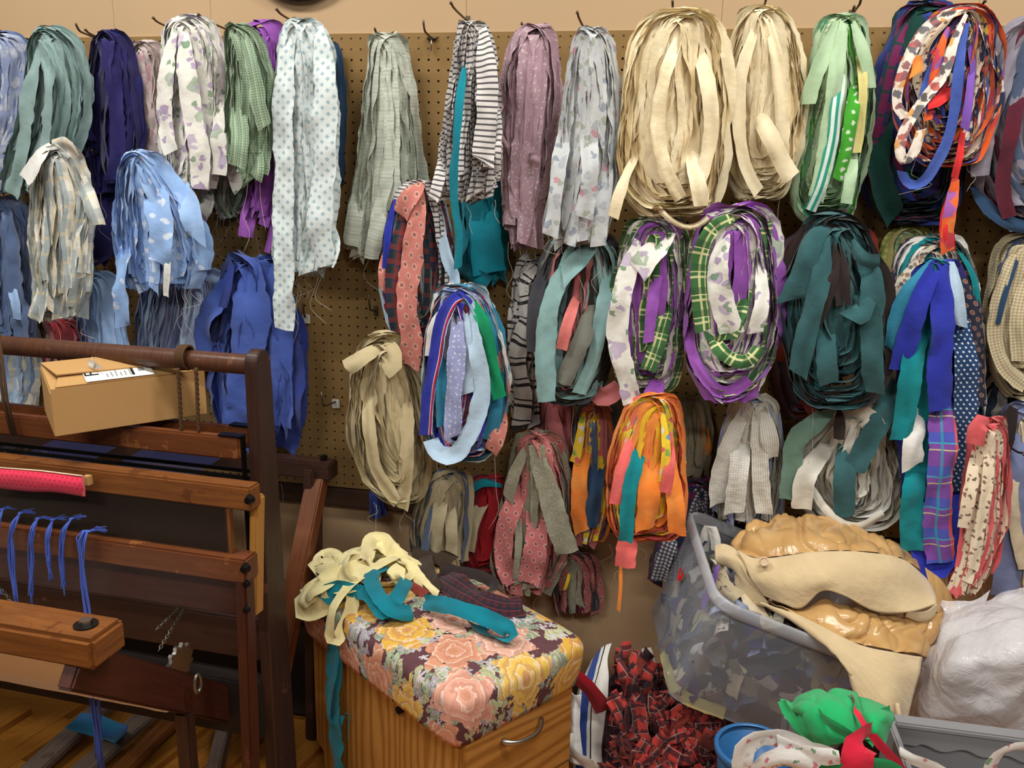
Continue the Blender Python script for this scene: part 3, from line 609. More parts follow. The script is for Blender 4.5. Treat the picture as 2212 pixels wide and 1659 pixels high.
hank('green_check_strip_hank', 'hank of small green check strips beside the lilac floral hank', [(47, 487, 530), (80, 486, 560), (160, 484, 588), (280, 488, 588), (388, 500, 572)], ['green_check'], n=24, w=.045, face=.55, rag=.3, seed=7, hk=(492, 60), acc=[('green_check', 34, [(525, 70, .11), (545, 150, .115), (560, 230, .115), (572, 275, .11)]), ('green_check', 40, [(515, 210, .115), (520, 300, .12), (512, 360, .12)]), ('green_check', 32, [(548, 300, .1), (556, 360, .1), (552, 385, .1)])])
hank('purple_strip_hank', 'hank of plain bright purple strips behind the green check hank', [(36, 545, 585), (70, 528, 602), (200, 545, 612), (400, 545, 606), (470, 535, 598)], ['purple'], n=16, w=.045, face=.5, d=.02, D=.03, seed=8, acc=[('purple', 36, [(548, 400, .045), (535, 470, .045), (530, 512, .045)]), ('purple', 28, [(595, 380, .05), (585, 440, .05), (568, 488, .05)]), ('purple', 14, [(592, 420, .05), (590, 490, .05), (577, 546, .05)])])
hank('blue_diamond_strip_hank', 'long hank of white strips with pale blue diamonds', [(34, 622, 668), (60, 604, 700), (140, 594, 724), (300, 590, 730), (480, 590, 722), (590, 594, 705)], ['blue_diamond'], n=30, w=.055, face=.4, rag=.12, seed=9, hk=(637, 44), arch=.03, acc=[('blue_diamond', 56, [(690, 60, .11), (700, 180, .12), (700, 330, .12), (690, 480, .12), (700, 575, .11)], .25), ('blue_diamond', 46, [(618, 60, .115), (612, 250, .12), (612, 420, .12), (612, 590, .12), (614, 712, .11)]), ('blue_diamond', 30, [(700, 470, .1), (722, 530, .1), (714, 575, .1)], [.2, .8])], threads=7)
hank('denim_strip_hank', 'narrow dark blue denim strips showing behind the diamond hank', [(72, 690, 716), (110, 690, 730), (250, 695, 738), (398, 692, 734)], ['denim'], n=8, w=.05, d=.018, D=.02, face=.7, rag=.05, seed=10, threads=1)
hank('pale_mint_strip_hank', 'hank of pale mint grey slub strips hanging alone on bare pegboard', [(66, 812, 838), (95, 797, 868), (200, 786, 893), (320, 778, 908), (420, 760, 916), (520, 748, 900), (552, 746, 850)], ['mint_slub'], n=34, w=.055, face=.18, rag=.2, wob=3.5, seed=11, hk=(823, 76), arch=.025, tw=.2, acc=[('mint_slub', 40, [(775, 400, .09), (765, 460, .09), (758, 530, .085)]), ('mint_slub', 36, [(830, 400, .1), (815, 480, .1), (802, 560, .09)])], threads=5)
hank('black_ticking_strip_hank', 'hank of white strips with black cross stripes and one teal strip', [(36, 1000, 1024), (70, 985, 1052), (150, 970, 1082), (260, 955, 1086), (360, 945, 1082), (436, 945, 1065)], ['ticking'], n=28, w=.05, face=.35, rag=.2, seed=12, hk=(1011, 42), arch=.02, acc=[('teal', 20, [(1003, 130, .12), (992, 230, .125), (982, 330, .125), (980, 420, .125), (990, 500, .12), (988, 580, .11)]), ('ticking', 48, [(1040, 60, .11), (1052, 150, .115), (1050, 260, .115), (1045, 350, .11)]), ('ticking', 40, [(1068, 230, .1), (1066, 310, .105), (1062, 362, .1)]), ('ticking', 26, [(960, 330, .1), (945, 400, .1), (936, 430, .1)])])
hank('teal_strip_hank', 'hank of plain teal strips hanging below the black ticking hank', [(345, 1000, 1060), (400, 985, 1075), (480, 985, 1090), (560, 985, 1098), (606, 990, 1090)], ['teal'], n=18, w=.06, face=.7, d=.02, D=.04, rag=.12, seed=13, acc=[('teal', 70, [(1040, 430, .08), (1050, 500, .085), (1055, 590, .085)]), ('teal', 36, [(985, 575, .085), (1020, 595, .09), (1055, 615, .09)], .5)])
hank('mauve_strip_hank', 'thick hank of dusty mauve strips with many folded edges', [(44, 1130, 1178), (72, 1104, 1204), (160, 1080, 1216), (280, 1074, 1205), (400, 1082, 1186), (480, 1090, 1172), (535, 1100, 1160)], ['mauve_speck', 'mauve'], n=40, w=.05, face=.15, wob=4, rag=.22, seed=14, hk=(1141, 72), arch=.055, tw=.25, acc=[('mauve', 24, [(1085, 220, .1), (1070, 250, .11), (1074, 290, .11), (1092, 320, .1)], .4), ('mauve_speck', 44, [(1130, 400, .1), (1135, 470, .1), (1140, 530, .1)]), ('mauve', 26, [(1138, 352, .115), (1152, 342, .12), (1166, 350, .115)], .4)], threads=6)
hank('grey_floral_strip_hank', 'hank of pale grey strips with small pink flowers beside the mauve hank', [(52, 1254, 1286), (78, 1238, 1318), (180, 1218, 1338), (300, 1206, 1342), (400, 1190, 1335), (480, 1175, 1325), (530, 1178, 1310)], ['grey_floral'], n=34, w=.05, face=.28, rag=.2, seed=15, hk=(1267, 66), arch=.03, acc=[('grey_floral', 34, [(1225, 260, .1), (1205, 380, .1), (1188, 510, .1)]), ('grey_floral', 40, [(1270, 250, .115), (1275, 360, .12), (1262, 470, .115)]), ('grey_floral', 38, [(1310, 330, .1), (1300, 440, .1), (1292, 532, .1)])], threads=5)
hank('cream_satin_strip_hank', 'big hank of shiny cream satin strips, left of the two cream hanks', [(16, 1440, 1505), (40, 1395, 1550), (110, 1352, 1566), (240, 1338, 1572), (360, 1328, 1566), (430, 1345, 1545), (470, 1400, 1520)], ['cream_satin', 'cream_cloth'], n=37, w=0.041, mode='loop', face=.88, wob=8, seed=16, hk=(1455, 45), D=.06, tw=.8, acc=[('cream_satin', 31, [(1470, 70, .135), (1440, 150, .14), (1420, 260, .14), (1440, 370, .14), (1470, 430, .13)], [0, .5, -.3, .4]), ('cream_cloth', 34, [(1500, 90, .13), (1530, 180, .13), (1535, 300, .13), (1510, 400, .13)], [0, .3, .6]), ('cream_cloth', 35, [(1490, 320, .14), (1508, 390, .14), (1515, 445, .14)]), ('cream_cloth', 26, [(1375, 330, .12), (1345, 400, .12), (1325, 470, .12)], .4), ('cream_satin', 14, [(1400, 420, .12), (1440, 470, .12), (1490, 495, .12), (1530, 470, .12)], .5)])
hank('cream_cotton_strip_hank', 'hank of matt cream cotton strips, right of the two cream hanks', [(12, 1625, 1660), (50, 1592, 1712), (130, 1572, 1735), (260, 1558, 1738), (360, 1560, 1722), (410, 1580, 1700), (434, 1610, 1675)], ['cream_cloth'], n=35, w=0.041, mode='loop', face=.88, wob=5, seed=17, hk=(1645, 24), arch=.03, D=.055, acc=[('cream_cloth', 28, [(1640, 40, .12), (1605, 140, .125), (1595, 260, .125), (1610, 360, .125), (1640, 415, .12)]), ('cream_cloth', 39, [(1625, 250, .13), (1650, 270, .135), (1690, 350, .135), (1710, 385, .13)], [.6, 0, .1]), ('cream_cloth', 29, [(1660, 40, .125), (1680, 140, .125), (1690, 240, .125), (1690, 330, .12)], .3)])
hank('green_mix_strip_hank', 'hank of pale and bright green strips with dots and stripes', [(28, 1795, 1845), (60, 1765, 1868), (140, 1748, 1884), (260, 1735, 1888), (370, 1718, 1868), (440, 1708, 1850), (480, 1740, 1830)], [('pale_green', 3), ('bright_green', 1), ('green_dot', 1.2), ('teal_stripe', 1), ('green_gingham', .8), ('mid_green', .6)], n=30, w=0.043, mode='loop', face=.88, wob=4, seed=18, hk=(1828, 40), arch=.02, acc=[('pale_green', 34, [(1812, 45, .12), (1780, 120, .125), (1755, 180, .125), (1745, 225, .12)], [0, .3]), ('pale_green', 34, [(1822, 48, .13), (1808, 150, .13), (1792, 260, .13), (1778, 360, .13), (1762, 430, .12)]), ('green_dot', 28, [(1848, 170, .125), (1842, 240, .13), (1826, 330, .13), (1812, 390, .125)]), ('light_yellow', 18, [(1852, 110, .12), (1864, 170, .12), (1862, 260, .12), (1850, 330, .12)]), ('teal_stripe', 26, [(1818, 140, .135), (1808, 220, .135), (1800, 300, .135), (1775, 400, .13), (1750, 455, .12)]), ('pale_green', 26, [(1842, 300, .13), (1838, 380, .13), (1828, 440, .13)]), ('pale_green', 26, [(1842, 48, .12), (1868, 120, .115), (1882, 190, .11)])])
hank('dark_plaid_strip_hank', 'large dark hank of navy, green and purple plaid strips behind the braid', [(2, 1965, 2040), (40, 1938, 2075), (150, 1905, 2105), (280, 1870, 2105), (380, 1858, 2085), (440, 1885, 2070), (482, 1930, 2040)], [('navy', 1), ('dark_green', 1.2), ('purple_plaid', 2), ('royal_dark', .8)], n=30, w=.055, mode='loop', face=.6, wob=6, seed=19, d=.03, D=.045, acc=[('purple_plaid', 36, [(1990, 20, .08), (1940, 100, .08), (1915, 200, .085), (1890, 300, .08), (1868, 380, .08)]), ('dark_green', 50, [(1930, 180, .08), (1900, 300, .085), (1905, 400, .085), (1935, 470, .08)]), ('dark_green', 30, [(2010, 5, .08), (1985, 40, .085), (1960, 110, .085)])])
hank('bright_braid_hank', 'coil of bright red, orange and cream printed strips with a long red tail', [(8, 2045, 2125), (40, 2010, 2150), (120, 1958, 2160), (210, 1930, 2158), (290, 1955, 2140), (362, 2000, 2090)], [('bright_floral', 2.5), ('navy_bright', 1.2), ('orange_mix', 2), ('royal', .8), ('cream_sprig', .6), ('violet', .4)], n=26, w=.022, mode='loop', face=.7, wob=13, lt=.5, seed=20, d=.085, D=.05, hk=(2085, 36), tw=1.2, acc=[('bright_floral', 22, [(2090, 22, .16), (2010, 50, .16), (1960, 130, .165), (1935, 220, .16), (1955, 255, .16)], [0, .5]), ('bright_floral', 22, [(2088, 30, .165), (2060, 90, .17), (2040, 160, .17), (1985, 230, .17), (1945, 300, .17), (1948, 355, .17), (1975, 330, .17), (1990, 280, .17)], [0, .5, .2]), ('royal', 22, [(2090, 50, .17), (2072, 140, .175), (2062, 240, .175), (2040, 320, .17), (1990, 400, .15), (1955, 395, .14), (1948, 370, .14)], [0, .3, .1]), ('orange', 24, [(1985, 120, .16), (1982, 150, .165), (1978, 162, .165)]), ('royal', 30, [(2045, 110, .15), (2010, 170, .16), (1990, 240, .16)], .3), ('violet', 20, [(2100, 150, .16), (2092, 220, .165), (2084, 280, .165)]), ('bright_red', 16, [(2080, 280, .165), (2072, 340, .165), (2062, 385, .16)]), ('orange_mix', 26, [(2065, 385, .16), (2054, 440, .16), (2046, 500, .16), (2046, 545, .155)], [0, .2, .1]), ('bright_red', 30, [(2056, 420, .158), (2045, 480, .16), (2048, 540, .15)], .2), ('bright_red', 26, [(2060, 180, .165), (2030, 215, .17), (2005, 225, .17)], .4), ('orange_mix', 20, [(2050, 60, .16), (2030, 110, .165), (2012, 200, .165), (2005, 260, .165)], .3)])
hank('grey_burgundy_strip_hank', 'round hank of lilac grey, burgundy and navy strips at the right edge', [(30, 2200, 2290), (80, 2160, 2330), (200, 2115, 2350), (320, 2095, 2350), (420, 2110, 2340), (500, 2190, 2300)], [('grey_lilac', 2), ('burgundy', 1.3), ('navy', .6), ('white', .3), ('slate', .4)], n=28, w=.045, mode='loop', face=.65, wob=6, seed=21, d=.04, D=.05, lt=.45, acc=[('grey_lilac', 44, [(2205, 90, .1), (2165, 180, .1), (2125, 300, .1), (2120, 380, .1)]), ('burgundy', 30, [(2210, 150, .105), (2190, 260, .105), (2165, 400, .105), (2180, 470, .1)]), ('denim', 30, [(2105, 400, .09), (2140, 455, .09), (2200, 490, .09), (2260, 490, .09)])])
# --- second row
hank('slate_strip_hank', 'long plain slate blue strips hanging low at the left edge', [(420, -30, 30), (470, -40, 56), (560, -40, 66), (680, -40, 72), (742, -40, 66)], ['slate_blue_dark', 'slate_blue'], n=14, w=.06, face=.8, d=.045, D=.035, rag=.2, seed=22, acc=[('slate_blue_dark', 60, [(10, 440, .1), (30, 540, .1), (36, 640, .1), (50, 745, .1)]), ('sky', 22, [(20, 590, .11), (32, 650, .11), (38, 690, .105)])])
hank('pale_blue_print_strip_hank', 'pale blue and cream print strips hanging low behind the loom rail', [(690, 10, 60), (740, -30, 74), (820, -30, 76), (920, -30, 76), (970, -20, 70)], [('sky', 1), ('blue_floral', 1), ('pale_plaid', 1), ('light_blue', 1)], n=18, w=.055, face=.8, d=.02, D=.035, seed=23, rag=.1)
hank('pale_plaid_strip_hank', 'knotted hank of white strips with pale yellow and grey plaid', [(302, 100, 150), (335, 68, 172), (420, 66, 205), (520, 64, 195), (620, 72, 185), (692, 80, 165)], ['pale_plaid'], n=24, w=.045, face=.6, rag=.3, wob=8, seed=24, d=.06, D=.05, tw=.8, acc=[('white', 40, [(110, 312, .125), (78, 350, .125), (55, 390, .12)], .2), ('pale_plaid', 50, [(112, 312, .13), (150, 322, .135), (172, 350, .13)], .35), ('pale_plaid', 36, [(165, 370, .11), (190, 430, .11), (214, 485, .105)]), ('pale_plaid', 36, [(105, 560, .1), (90, 640, .1), (72, 690, .1)])])
hank('snowflake_strip_hank', 'hank of light blue strips printed with white snowflakes', [(322, 278, 322), (350, 262, 345), (430, 254, 400), (510, 252, 432), (580, 262, 440), (625, 280, 420)], [('snowflake', 3), 'sky'], n=32, w=.055, face=.3, rag=.22, seed=25, hk=(274, 335), arch=.045, d=.06, D=.05, acc=[('snowflake', 44, [(270, 520, .12), (262, 600, .12), (265, 660, .12), (266, 706, .115)]), ('snowflake', 60, [(330, 380, .12), (345, 480, .125), (350, 570, .12)]), ('sky', 46, [(395, 400, .1), (412, 460, .1), (425, 520, .1)]), ('white', 16, [(358, 500, .125), (362, 560, .125), (358, 640, .12)])], threads=6)
hank('plain_sky_strip_hank', 'small hank of plain sky blue strips just above the loom rail', [(583, 180, 230), (610, 168, 262), (680, 168, 258), (800, 175, 275)], ['sky'], n=10, w=.04, face=.85, rag=.05, seed=26, d=.05, D=.04, threads=1)
hank('lavender_mix_strip_hank', 'hank of lavender, white and blue gingham strips under the snowflake hank', [(566, 350, 420), (600, 310, 460), (680, 292, 465), (760, 288, 440), (830, 300, 430)], [('lavender', 2), 'sky', ('blue_gingham', .9), ('light_blue', .6)], n=22, w=.045, face=.6, seed=27, d=.035, D=.045, rag=.1, acc=[('sky', 34, [(338, 620, .105), (345, 585, .115), (380, 578, .12), (425, 585, .12), (475, 598, .11)], [.2, .5, .6]), ('white', 20, [(350, 640, .11), (352, 600, .115), (380, 590, .12), (410, 590, .12)], .3), ('blue_gingham', 30, [(420, 600, .1), (430, 680, .1), (412, 760, .1)])])
hank('royal_blue_cloth_hank', 'wide royal blue cloth lengths draped beside the bare pegboard', [(550, 510, 560), (575, 490, 592), (640, 475, 608), (730, 450, 645), (850, 455, 655), (930, 470, 638), (965, 500, 610)], ['royal', ('royal_dark', .4)], n=16, w=.11, face=.85, rag=.1, wob=5, seed=28, d=.04, D=.05, fan=60, hk=(505, 562), acc=[('royal', 90, [(545, 560, .115), (545, 650, .12), (535, 760, .12), (530, 880, .12), (520, 960, .11)], [.2, .1]), ('royal', 60, [(500, 590, .1), (470, 650, .11), (440, 700, .11), (445, 760, .1), (480, 770, .1)], [.4, .2]), ('royal_dark', 70, [(600, 640, .09), (625, 760, .09), (625, 880, .09), (610, 970, .08)]), ('royal', 70, [(575, 570, .11), (600, 680, .105), (600, 800, .105), (600, 920, .1)], .3), ('royal_dark', 26, [(500, 570, .125), (492, 620, .125), (482, 665, .12)])], threads=5)
hank('red_velvet_strip_hank', 'dark red velvet strips hanging behind the cardboard box', [(680, 112, 148), (705, 98, 168), (790, 96, 200), (900, 98, 280), (975, 104, 296)], ['red_velvet'], n=14, w=.07, face=.8, seed=29, d=.02, D=.03, hk=(95, 694), rag=.05)
hank('foulard_tartan_strip_hank', 'loop of salmon foulard and red tartan strips on bare pegboard', [(384, 885, 930), (415, 850, 955), (500, 828, 980), (600, 820, 990), (690, 828, 985), (750, 860, 965), (790, 885, 930)], [('tartan', 2.5), ('stripe_blue_red', .7), ('light_blue', .8), ('ticking', .5), ('foulard', 1), ('olive_grey', .5), ('royal_bright', .5)], n=24, w=.036, mode='loop', face=.6, seed=30, d=.05, D=.045, hk=(915, 396), arch=.03, acc=[('foulard', 42, [(912, 395, .125), (890, 420, .13), (872, 445, .13), (866, 465, .125)], .2), ('foulard', 48, [(905, 400, .12), (900, 480, .13), (885, 590, .135), (880, 680, .135), (888, 740, .13), (884, 792, .12)], [0, .1, 0]), ('tartan', 34, [(878, 440, .12), (858, 540, .12), (850, 640, .12), (862, 720, .115)]), ('foulard', 24, [(838, 540, .11), (830, 580, .11), (828, 630, .11)]), ('royal_bright', 16, [(855, 430, .115), (838, 500, .115), (832, 580, .11)]), ('light_blue', 28, [(950, 480, .1), (965, 560, .1), (985, 600, .1), (970, 640, .1)], [.2, .6])])
hank('beige_linen_strip_hank', 'hank of wrinkled beige linen strips above the floral cabinet', [(712, 812, 850), (745, 776, 880), (820, 760, 900), (920, 756, 915), (1000, 770, 924), (1060, 800, 915), (1092, 850, 890)], ['linen'], n=30, w=0.043, mode='loop', face=.88, wob=7, seed=31, hk=(818, 776), d=.06, D=.05, tw=.8, acc=[('linen', 40, [(822, 745, .13), (785, 770, .135), (748, 795, .13)], .1), ('linen', 44, [(835, 730, .13), (850, 780, .135), (830, 800, .13)], .3), ('linen', 30, [(800, 820, .13), (795, 920, .13), (815, 1020, .13), (860, 1085, .12)]), ('linen', 34, [(870, 830, .125), (880, 940, .125), (875, 1040, .12), (866, 1098, .115)], [0, .4])], threads=4)
hank('blue_mix_strip_hank', 'loop of light blue, lavender, green and striped strips in the middle', [(610, 965, 1015), (640, 935, 1055), (720, 918, 1085), (830, 912, 1096), (920, 912, 1092), (970, 930, 1070), (1000, 960, 1030)], [('light_blue', 2), ('bluish', 1.2), ('lavender_sprig', 1), ('stripe_blue_red', .8), ('crimson', .4), ('white', .4), ('foulard', .6), ('tartan', .5)], n=30, w=0.043, mode='loop', face=.88, seed=32, hk=(978, 648), d=.07, D=.06, wob=4, acc=[('stripe_blue_red', 30, [(1020, 640, .14), (985, 640, .15), (955, 690, .15), (940, 780, .145), (925, 860, .14), (918, 940, .13)]), ('green', 32, [(1010, 640, .14), (1045, 700, .145), (1060, 780, .14), (1080, 860, .135)], [.2, 0]), ('light_blue', 40, [(1010, 660, .15), (1030, 750, .155), (1040, 850, .155), (1020, 930, .155), (980, 985, .15), (940, 975, .14), (930, 950, .13)], [0, 0, .2, .5]), ('lavender_sprig', 40, [(990, 660, .15), (985, 760, .16), (980, 860, .16), (978, 944, .155)]), ('light_blue', 30, [(1000, 655, .15), (1008, 760, .15), (1010, 850, .15)], .3), ('bluish', 24, [(960, 720, .14), (952, 820, .14), (955, 920, .135)]), ('white', 26, [(975, 650, .145), (940, 700, .14), (928, 770, .135)], .3), ('bluish', 30, [(1075, 760, .12), (1072, 880, .12), (1055, 950, .12)]), ('foulard', 36, [(1078, 880, .125), (1075, 940, .125), (1060, 975, .12)])])
hank('wide_ticking_strip_hank', 'grey strips with bold black double stripes beside the sage loop', [(545, 1130, 1165), (580, 1110, 1180), (700, 1105, 1165), (820, 1105, 1150), (925, 1102, 1145)], ['wide_ticking'], n=12, w=.045, face=.8, wob=9, rag=.2, seed=33, d=.03, D=.04, tw=.9, acc=[('wide_ticking', 42, [(1165, 570, .09), (1125, 620, .095), (1140, 690, .095), (1115, 760, .09), (1128, 840, .09), (1125, 925, .09)], [.3, .7, 0, .5, 0])])
hank('sage_charcoal_strip_hank', 'loop of sage blue, charcoal and olive strips with a salmon patch', [(500, 1215, 1310), (535, 1175, 1335), (620, 1155, 1342), (720, 1150, 1335), (810, 1165, 1310), (872, 1200, 1270)], [('grey_blue', 2.4), ('charcoal', 1.2), ('olive_grey', 1), ('brown_black', .5), ('rose', .4)], n=26, w=0.045, mode='loop', face=.88, seed=34, hk=(1262, 530), d=.045, D=.05, wob=5, acc=[('grey_blue', 46, [(1250, 545, .12), (1200, 620, .125), (1178, 720, .13), (1178, 800, .13), (1182, 868, .125)], [.2, 0]), ('salmon', 26, [(1248, 636, .14), (1226, 700, .14), (1212, 755, .135)]), ('olive_grey', 40, [(1290, 640, .125), (1260, 720, .13), (1232, 790, .13), (1215, 830, .125)], [.1, .2]), ('grey_blue', 30, [(1320, 560, .115), (1300, 680, .12), (1280, 780, .12), (1250, 850, .115)]), ('charcoal', 30, [(1180, 570, .11), (1155, 660, .11), (1150, 760, .11)]), ('grey_blue', 46, [(1290, 520, .115), (1250, 560, .125), (1215, 600, .125)], .4), ('rose', 40, [(1270, 830, .1), (1300, 860, .1), (1340, 835, .1)], .3)])
hank('lilac_plaid_strip_hank', 'loop of lilac floral, purple and green plaid strips, left of the plaid coil', [(465, 1370, 1470), (500, 1348, 1484), (600, 1328, 1486), (700, 1320, 1482), (790, 1330, 1470), (852, 1360, 1440)], [('lilac_floral', 2.4), ('purple', 1.3), ('green_plaid', 1), ('white', .3)], n=28, w=0.040, mode='loop', face=.88, seed=35, d=.045, D=.05, wob=6, acc=[('lilac_floral', 46, [(1380, 520, .115), (1345, 620, .12), (1335, 720, .12), (1350, 800, .12), (1366, 870, .115)], [0, .2]), ('purple', 24, [(1430, 560, .12), (1410, 650, .125), (1400, 740, .125)]), ('purple', 40, [(1425, 800, .12), (1405, 870, .12), (1372, 928, .115)], [0, .15]), ('green_plaid', 34, [(1448, 650, .12), (1425, 730, .125), (1400, 800, .12)]), ('lilac_floral', 60, [(1450, 500, .115), (1400, 560, .12), (1380, 590, .12)], .3)])
hank('green_plaid_coil_hank', 'oval coil of green plaid, white floral and purple strips', [(440, 1560, 1628), (480, 1510, 1670), (580, 1485, 1686), (690, 1475, 1686), (780, 1480, 1670), (840, 1510, 1630), (868, 1545, 1605)], [('green_plaid', 1.6), ('lilac_floral', 2.4), ('purple', .8), ('green_check', .6)], n=32, w=0.045, mode='loop', face=.88, seed=36, hk=(1590, 500), arch=.13, lt=.5, d=.06, D=.055, wob=5, acc=[('green_plaid', 36, [(1600, 462, .135), (1540, 490, .145), (1512, 560, .15), (1510, 640, .15), (1518, 716, .145)]), ('green_plaid', 30, [(1518, 690, .14), (1560, 760, .145), (1610, 785, .145), (1645, 750, .14)]), ('purple', 26, [(1485, 680, .12), (1500, 780, .12), (1560, 850, .12), (1620, 820, .12)]), ('lilac_floral', 50, [(1570, 500, .14), (1552, 580, .145), (1560, 660, .145), (1580, 720, .14)], [.2, 0]), ('lilac_floral', 32, [(1640, 560, .14), (1648, 650, .14), (1630, 720, .14)]), ('green_plaid', 46, [(1610, 600, .135), (1590, 680, .14), (1570, 735, .135)], .2)])
hank('dark_teal_strip_hank', 'thick bunch of crumpled dark teal wool strips', [(455, 1780, 1825), (490, 1745, 1860), (560, 1715, 1890), (660, 1690, 1902), (770, 1700, 1915), (840, 1715, 1900), (885, 1770, 1850)], [('dark_teal', 6), ('brown_black', 1)], n=32, w=0.049, mode='loop', face=.88, wob=14, lt=.4, seed=37, d=.065, D=.06, tw=1.3, acc=[('dark_teal', 50, [(1810, 470, .14), (1755, 520, .145), (1730, 600, .14), (1705, 650, .13)], [.2, .5, 0]), ('brown_black', 46, [(1795, 510, .15), (1790, 600, .155), (1755, 685, .15)], .2), ('brown_black', 36, [(1810, 500, .15), (1815, 590, .15), (1820, 660, .145)]), ('dark_teal', 44, [(1785, 510, .16), (1770, 620, .16), (1740, 720, .155), (1725, 810, .145)], [.2, .5, 0]), ('dark_teal', 44, [(1840, 640, .155), (1870, 665, .155), (1835, 690, .16)], .2), ('dark_teal', 40, [(1785, 680, .155), (1785, 770, .16), (1790, 830, .15)]), ('dark_teal', 46, [(1850, 540, .14), (1885, 600, .14), (1880, 700, .14), (1885, 790, .14), (1890, 850, .13)], [.3, 0, .4]), ('dark_teal', 34, [(1840, 520, .145), (1862, 560, .15), (1900, 565, .14)], .5)])
hank('rust_mauve_strip_hank', 'rust red and grey mauve strips behind the dark teal bunch', [(490, 1720, 1870), (520, 1690, 1885), (620, 1672, 1880), (740, 1664, 1850), (840, 1680, 1800), (905, 1710, 1760)], [('rust', 2), ('dusty_mauve', 1.2), ('brown_black', .5)], n=18, w=.042, mode='loop', face=.7, seed=38, d=.02, D=.035, acc=[('rust', 30, [(1730, 510, .06), (1692, 590, .065), (1680, 700, .065), (1690, 780, .06)]), ('rust', 34, [(1720, 800, .06), (1740, 850, .065), (1765, 895, .06)]), ('rust', 26, [(1865, 490, .06), (1882, 520, .06), (1886, 545, .06)])])
hank('yellow_check_strip_hank', 'yellow green check strips peeking out above the quilting prints', [(488, 1940, 1990), (510, 1912, 2020), (560, 1905, 2010), (620, 1912, 1980)], ['yellow_check', ('light_yellow', .6), ('green_gingham', .6)], n=12, w=.04, mode='loop', face=.7, seed=39, d=.02, D=.03)
hank('quilting_print_strip_hank', 'hank of calico, navy and teal quilting print strips', [(500, 1985, 2055), (530, 1945, 2090), (620, 1918, 2118), (760, 1918, 2125), (900, 1930, 2125), (1000, 1950, 2110)], [('calico', 2), ('navy_floral', 1.6), ('white', .6), ('sea_teal', .8), ('navy', .8)], n=26, w=.045, face=.7, seed=40, d=.035, D=.045, rag=.15, acc=[('calico', 40, [(2010, 540, .09), (1965, 600, .095), (1930, 680, .09)]), ('navy_floral', 40, [(2070, 560, .09), (2095, 650, .095), (2105, 760, .095), (2110, 880, .09)]), ('sea_teal', 14, [(2070, 540, .09), (2105, 600, .09), (2112, 680, .09)])])
hank('blue_plaid_strip_hank', 'long royal blue, teal and bright plaid strips hanging in front of the prints', [(556, 2010, 2055), (590, 1985, 2075), (700, 1955, 2085), (860, 1945, 2090), (1000, 1950, 2090), (1120, 1980, 2070), (1200, 2000, 2050)], [('royal_bright', 1.5), ('sea_teal', 1.2), ('navy_sprig', .6), ('light_blue', .4)], n=12, w=.045, face=.85, seed=41, d=.08, D=.05, rag=.3, hk=(2030, 560), arch=.01, acc=[('bluish', 36, [(2020, 560, .14), (1970, 620, .145), (1940, 680, .14), (1930, 760, .13)], [.2, 0]), ('royal_bright', 44, [(2025, 565, .15), (1990, 640, .155), (1965, 720, .15), (1940, 800, .14)]), ('sea_teal', 46, [(1990, 690, .15), (1975, 780, .155), (1960, 860, .155), (1945, 950, .15)]), ('white', 42, [(1985, 870, .15), (1975, 950, .155), (1970, 1010, .15)]), ('sea_teal', 48, [(1985, 995, .16), (1975, 1060, .16), (1968, 1120, .155), (1970, 1190, .15)]), ('royal_bright', 50, [(2035, 575, .155), (2035, 680, .165), (2033, 790, .165), (2030, 885, .16)]), ('bright_plaid', 58, [(2034, 860, .168), (2036, 960, .17), (2030, 1060, .17), (2026, 1150, .165), (2032, 1215, .16)], [0, 0, .1]), ('navy_sprig', 46, [(2075, 680, .14), (2085, 780, .145), (2088, 900, .145), (2080, 1000, .14), (2066, 1062, .13)]), ('royal_bright', 50, [(2050, 1040, .14), (2066, 1110, .15), (2050, 1190, .15), (2015, 1235, .15), (1992, 1190, .14), (1990, 1120, .13)], [.2, .5, .3]), ('light_blue', 26, [(2055, 565, .15), (2068, 640, .15), (2075, 705, .145)]), ('navy', 30, [(2065, 560, .12), (2070, 600, .12)])])
hank('tan_gingham_strip_hank', 'loops of tan gingham strips at the right edge of the picture', [(503, 2175, 2260), (540, 2150, 2290), (640, 2128, 2300), (740, 2125, 2300), (820, 2145, 2290), (862, 2190, 2260)], [('tan_gingham', 3), ('slate', .5)], n=18, w=.045, mode='loop', face=.75, seed=42, d=.03, D=.045, acc=[('tan_gingham', 36, [(2210, 520, .09), (2165, 620, .095), (2150, 720, .095), (2175, 800, .095), (2220, 835, .09)]), ('denim', 12, [(2205, 540, .095), (2170, 640, .1), (2155, 700, .1)]), ('tan_gingham', 34, [(2230, 560, .09), (2200, 680, .095), (2205, 780, .095)])])
hank('navy_white_strip_hank', 'dark navy and white strips bunched under the tan gingham', [(800, 2150, 2230), (850, 2120, 2260), (920, 2125, 2280), (1000, 2150, 2290)], [('slate', 2), ('charcoal', 1), ('white', .6), ('denim', .8), ('brown_black', 1)], n=14, w=.04, face=.7, wob=12, seed=43, d=.02, D=.035, rag=.2)
hank('periwinkle_cream_strip_hank', 'long periwinkle and cream strips at the lower right edge', [(860, 2190, 2250), (920, 2165, 2290), (1050, 2160, 2300), (1200, 2155, 2300), (1300, 2150, 2290)], [('periwinkle', 3), ('cream_print', .8), ('brown_black', .3)], n=16, w=.055, face=.75, seed=44, d=.03, D=.04, rag=.05, acc=[('periwinkle', 60, [(2215, 900, .08), (2195, 1020, .09), (2185, 1150, .09), (2170, 1290, .09)]), ('cream_print', 26, [(2215, 960, .095), (2185, 1050, .1), (2195, 1150, .1), (2215, 1230, .1)], .2), ('brown_black', 44, [(2190, 880, .1), (2160, 960, .1), (2150, 1010, .1)], .3)])
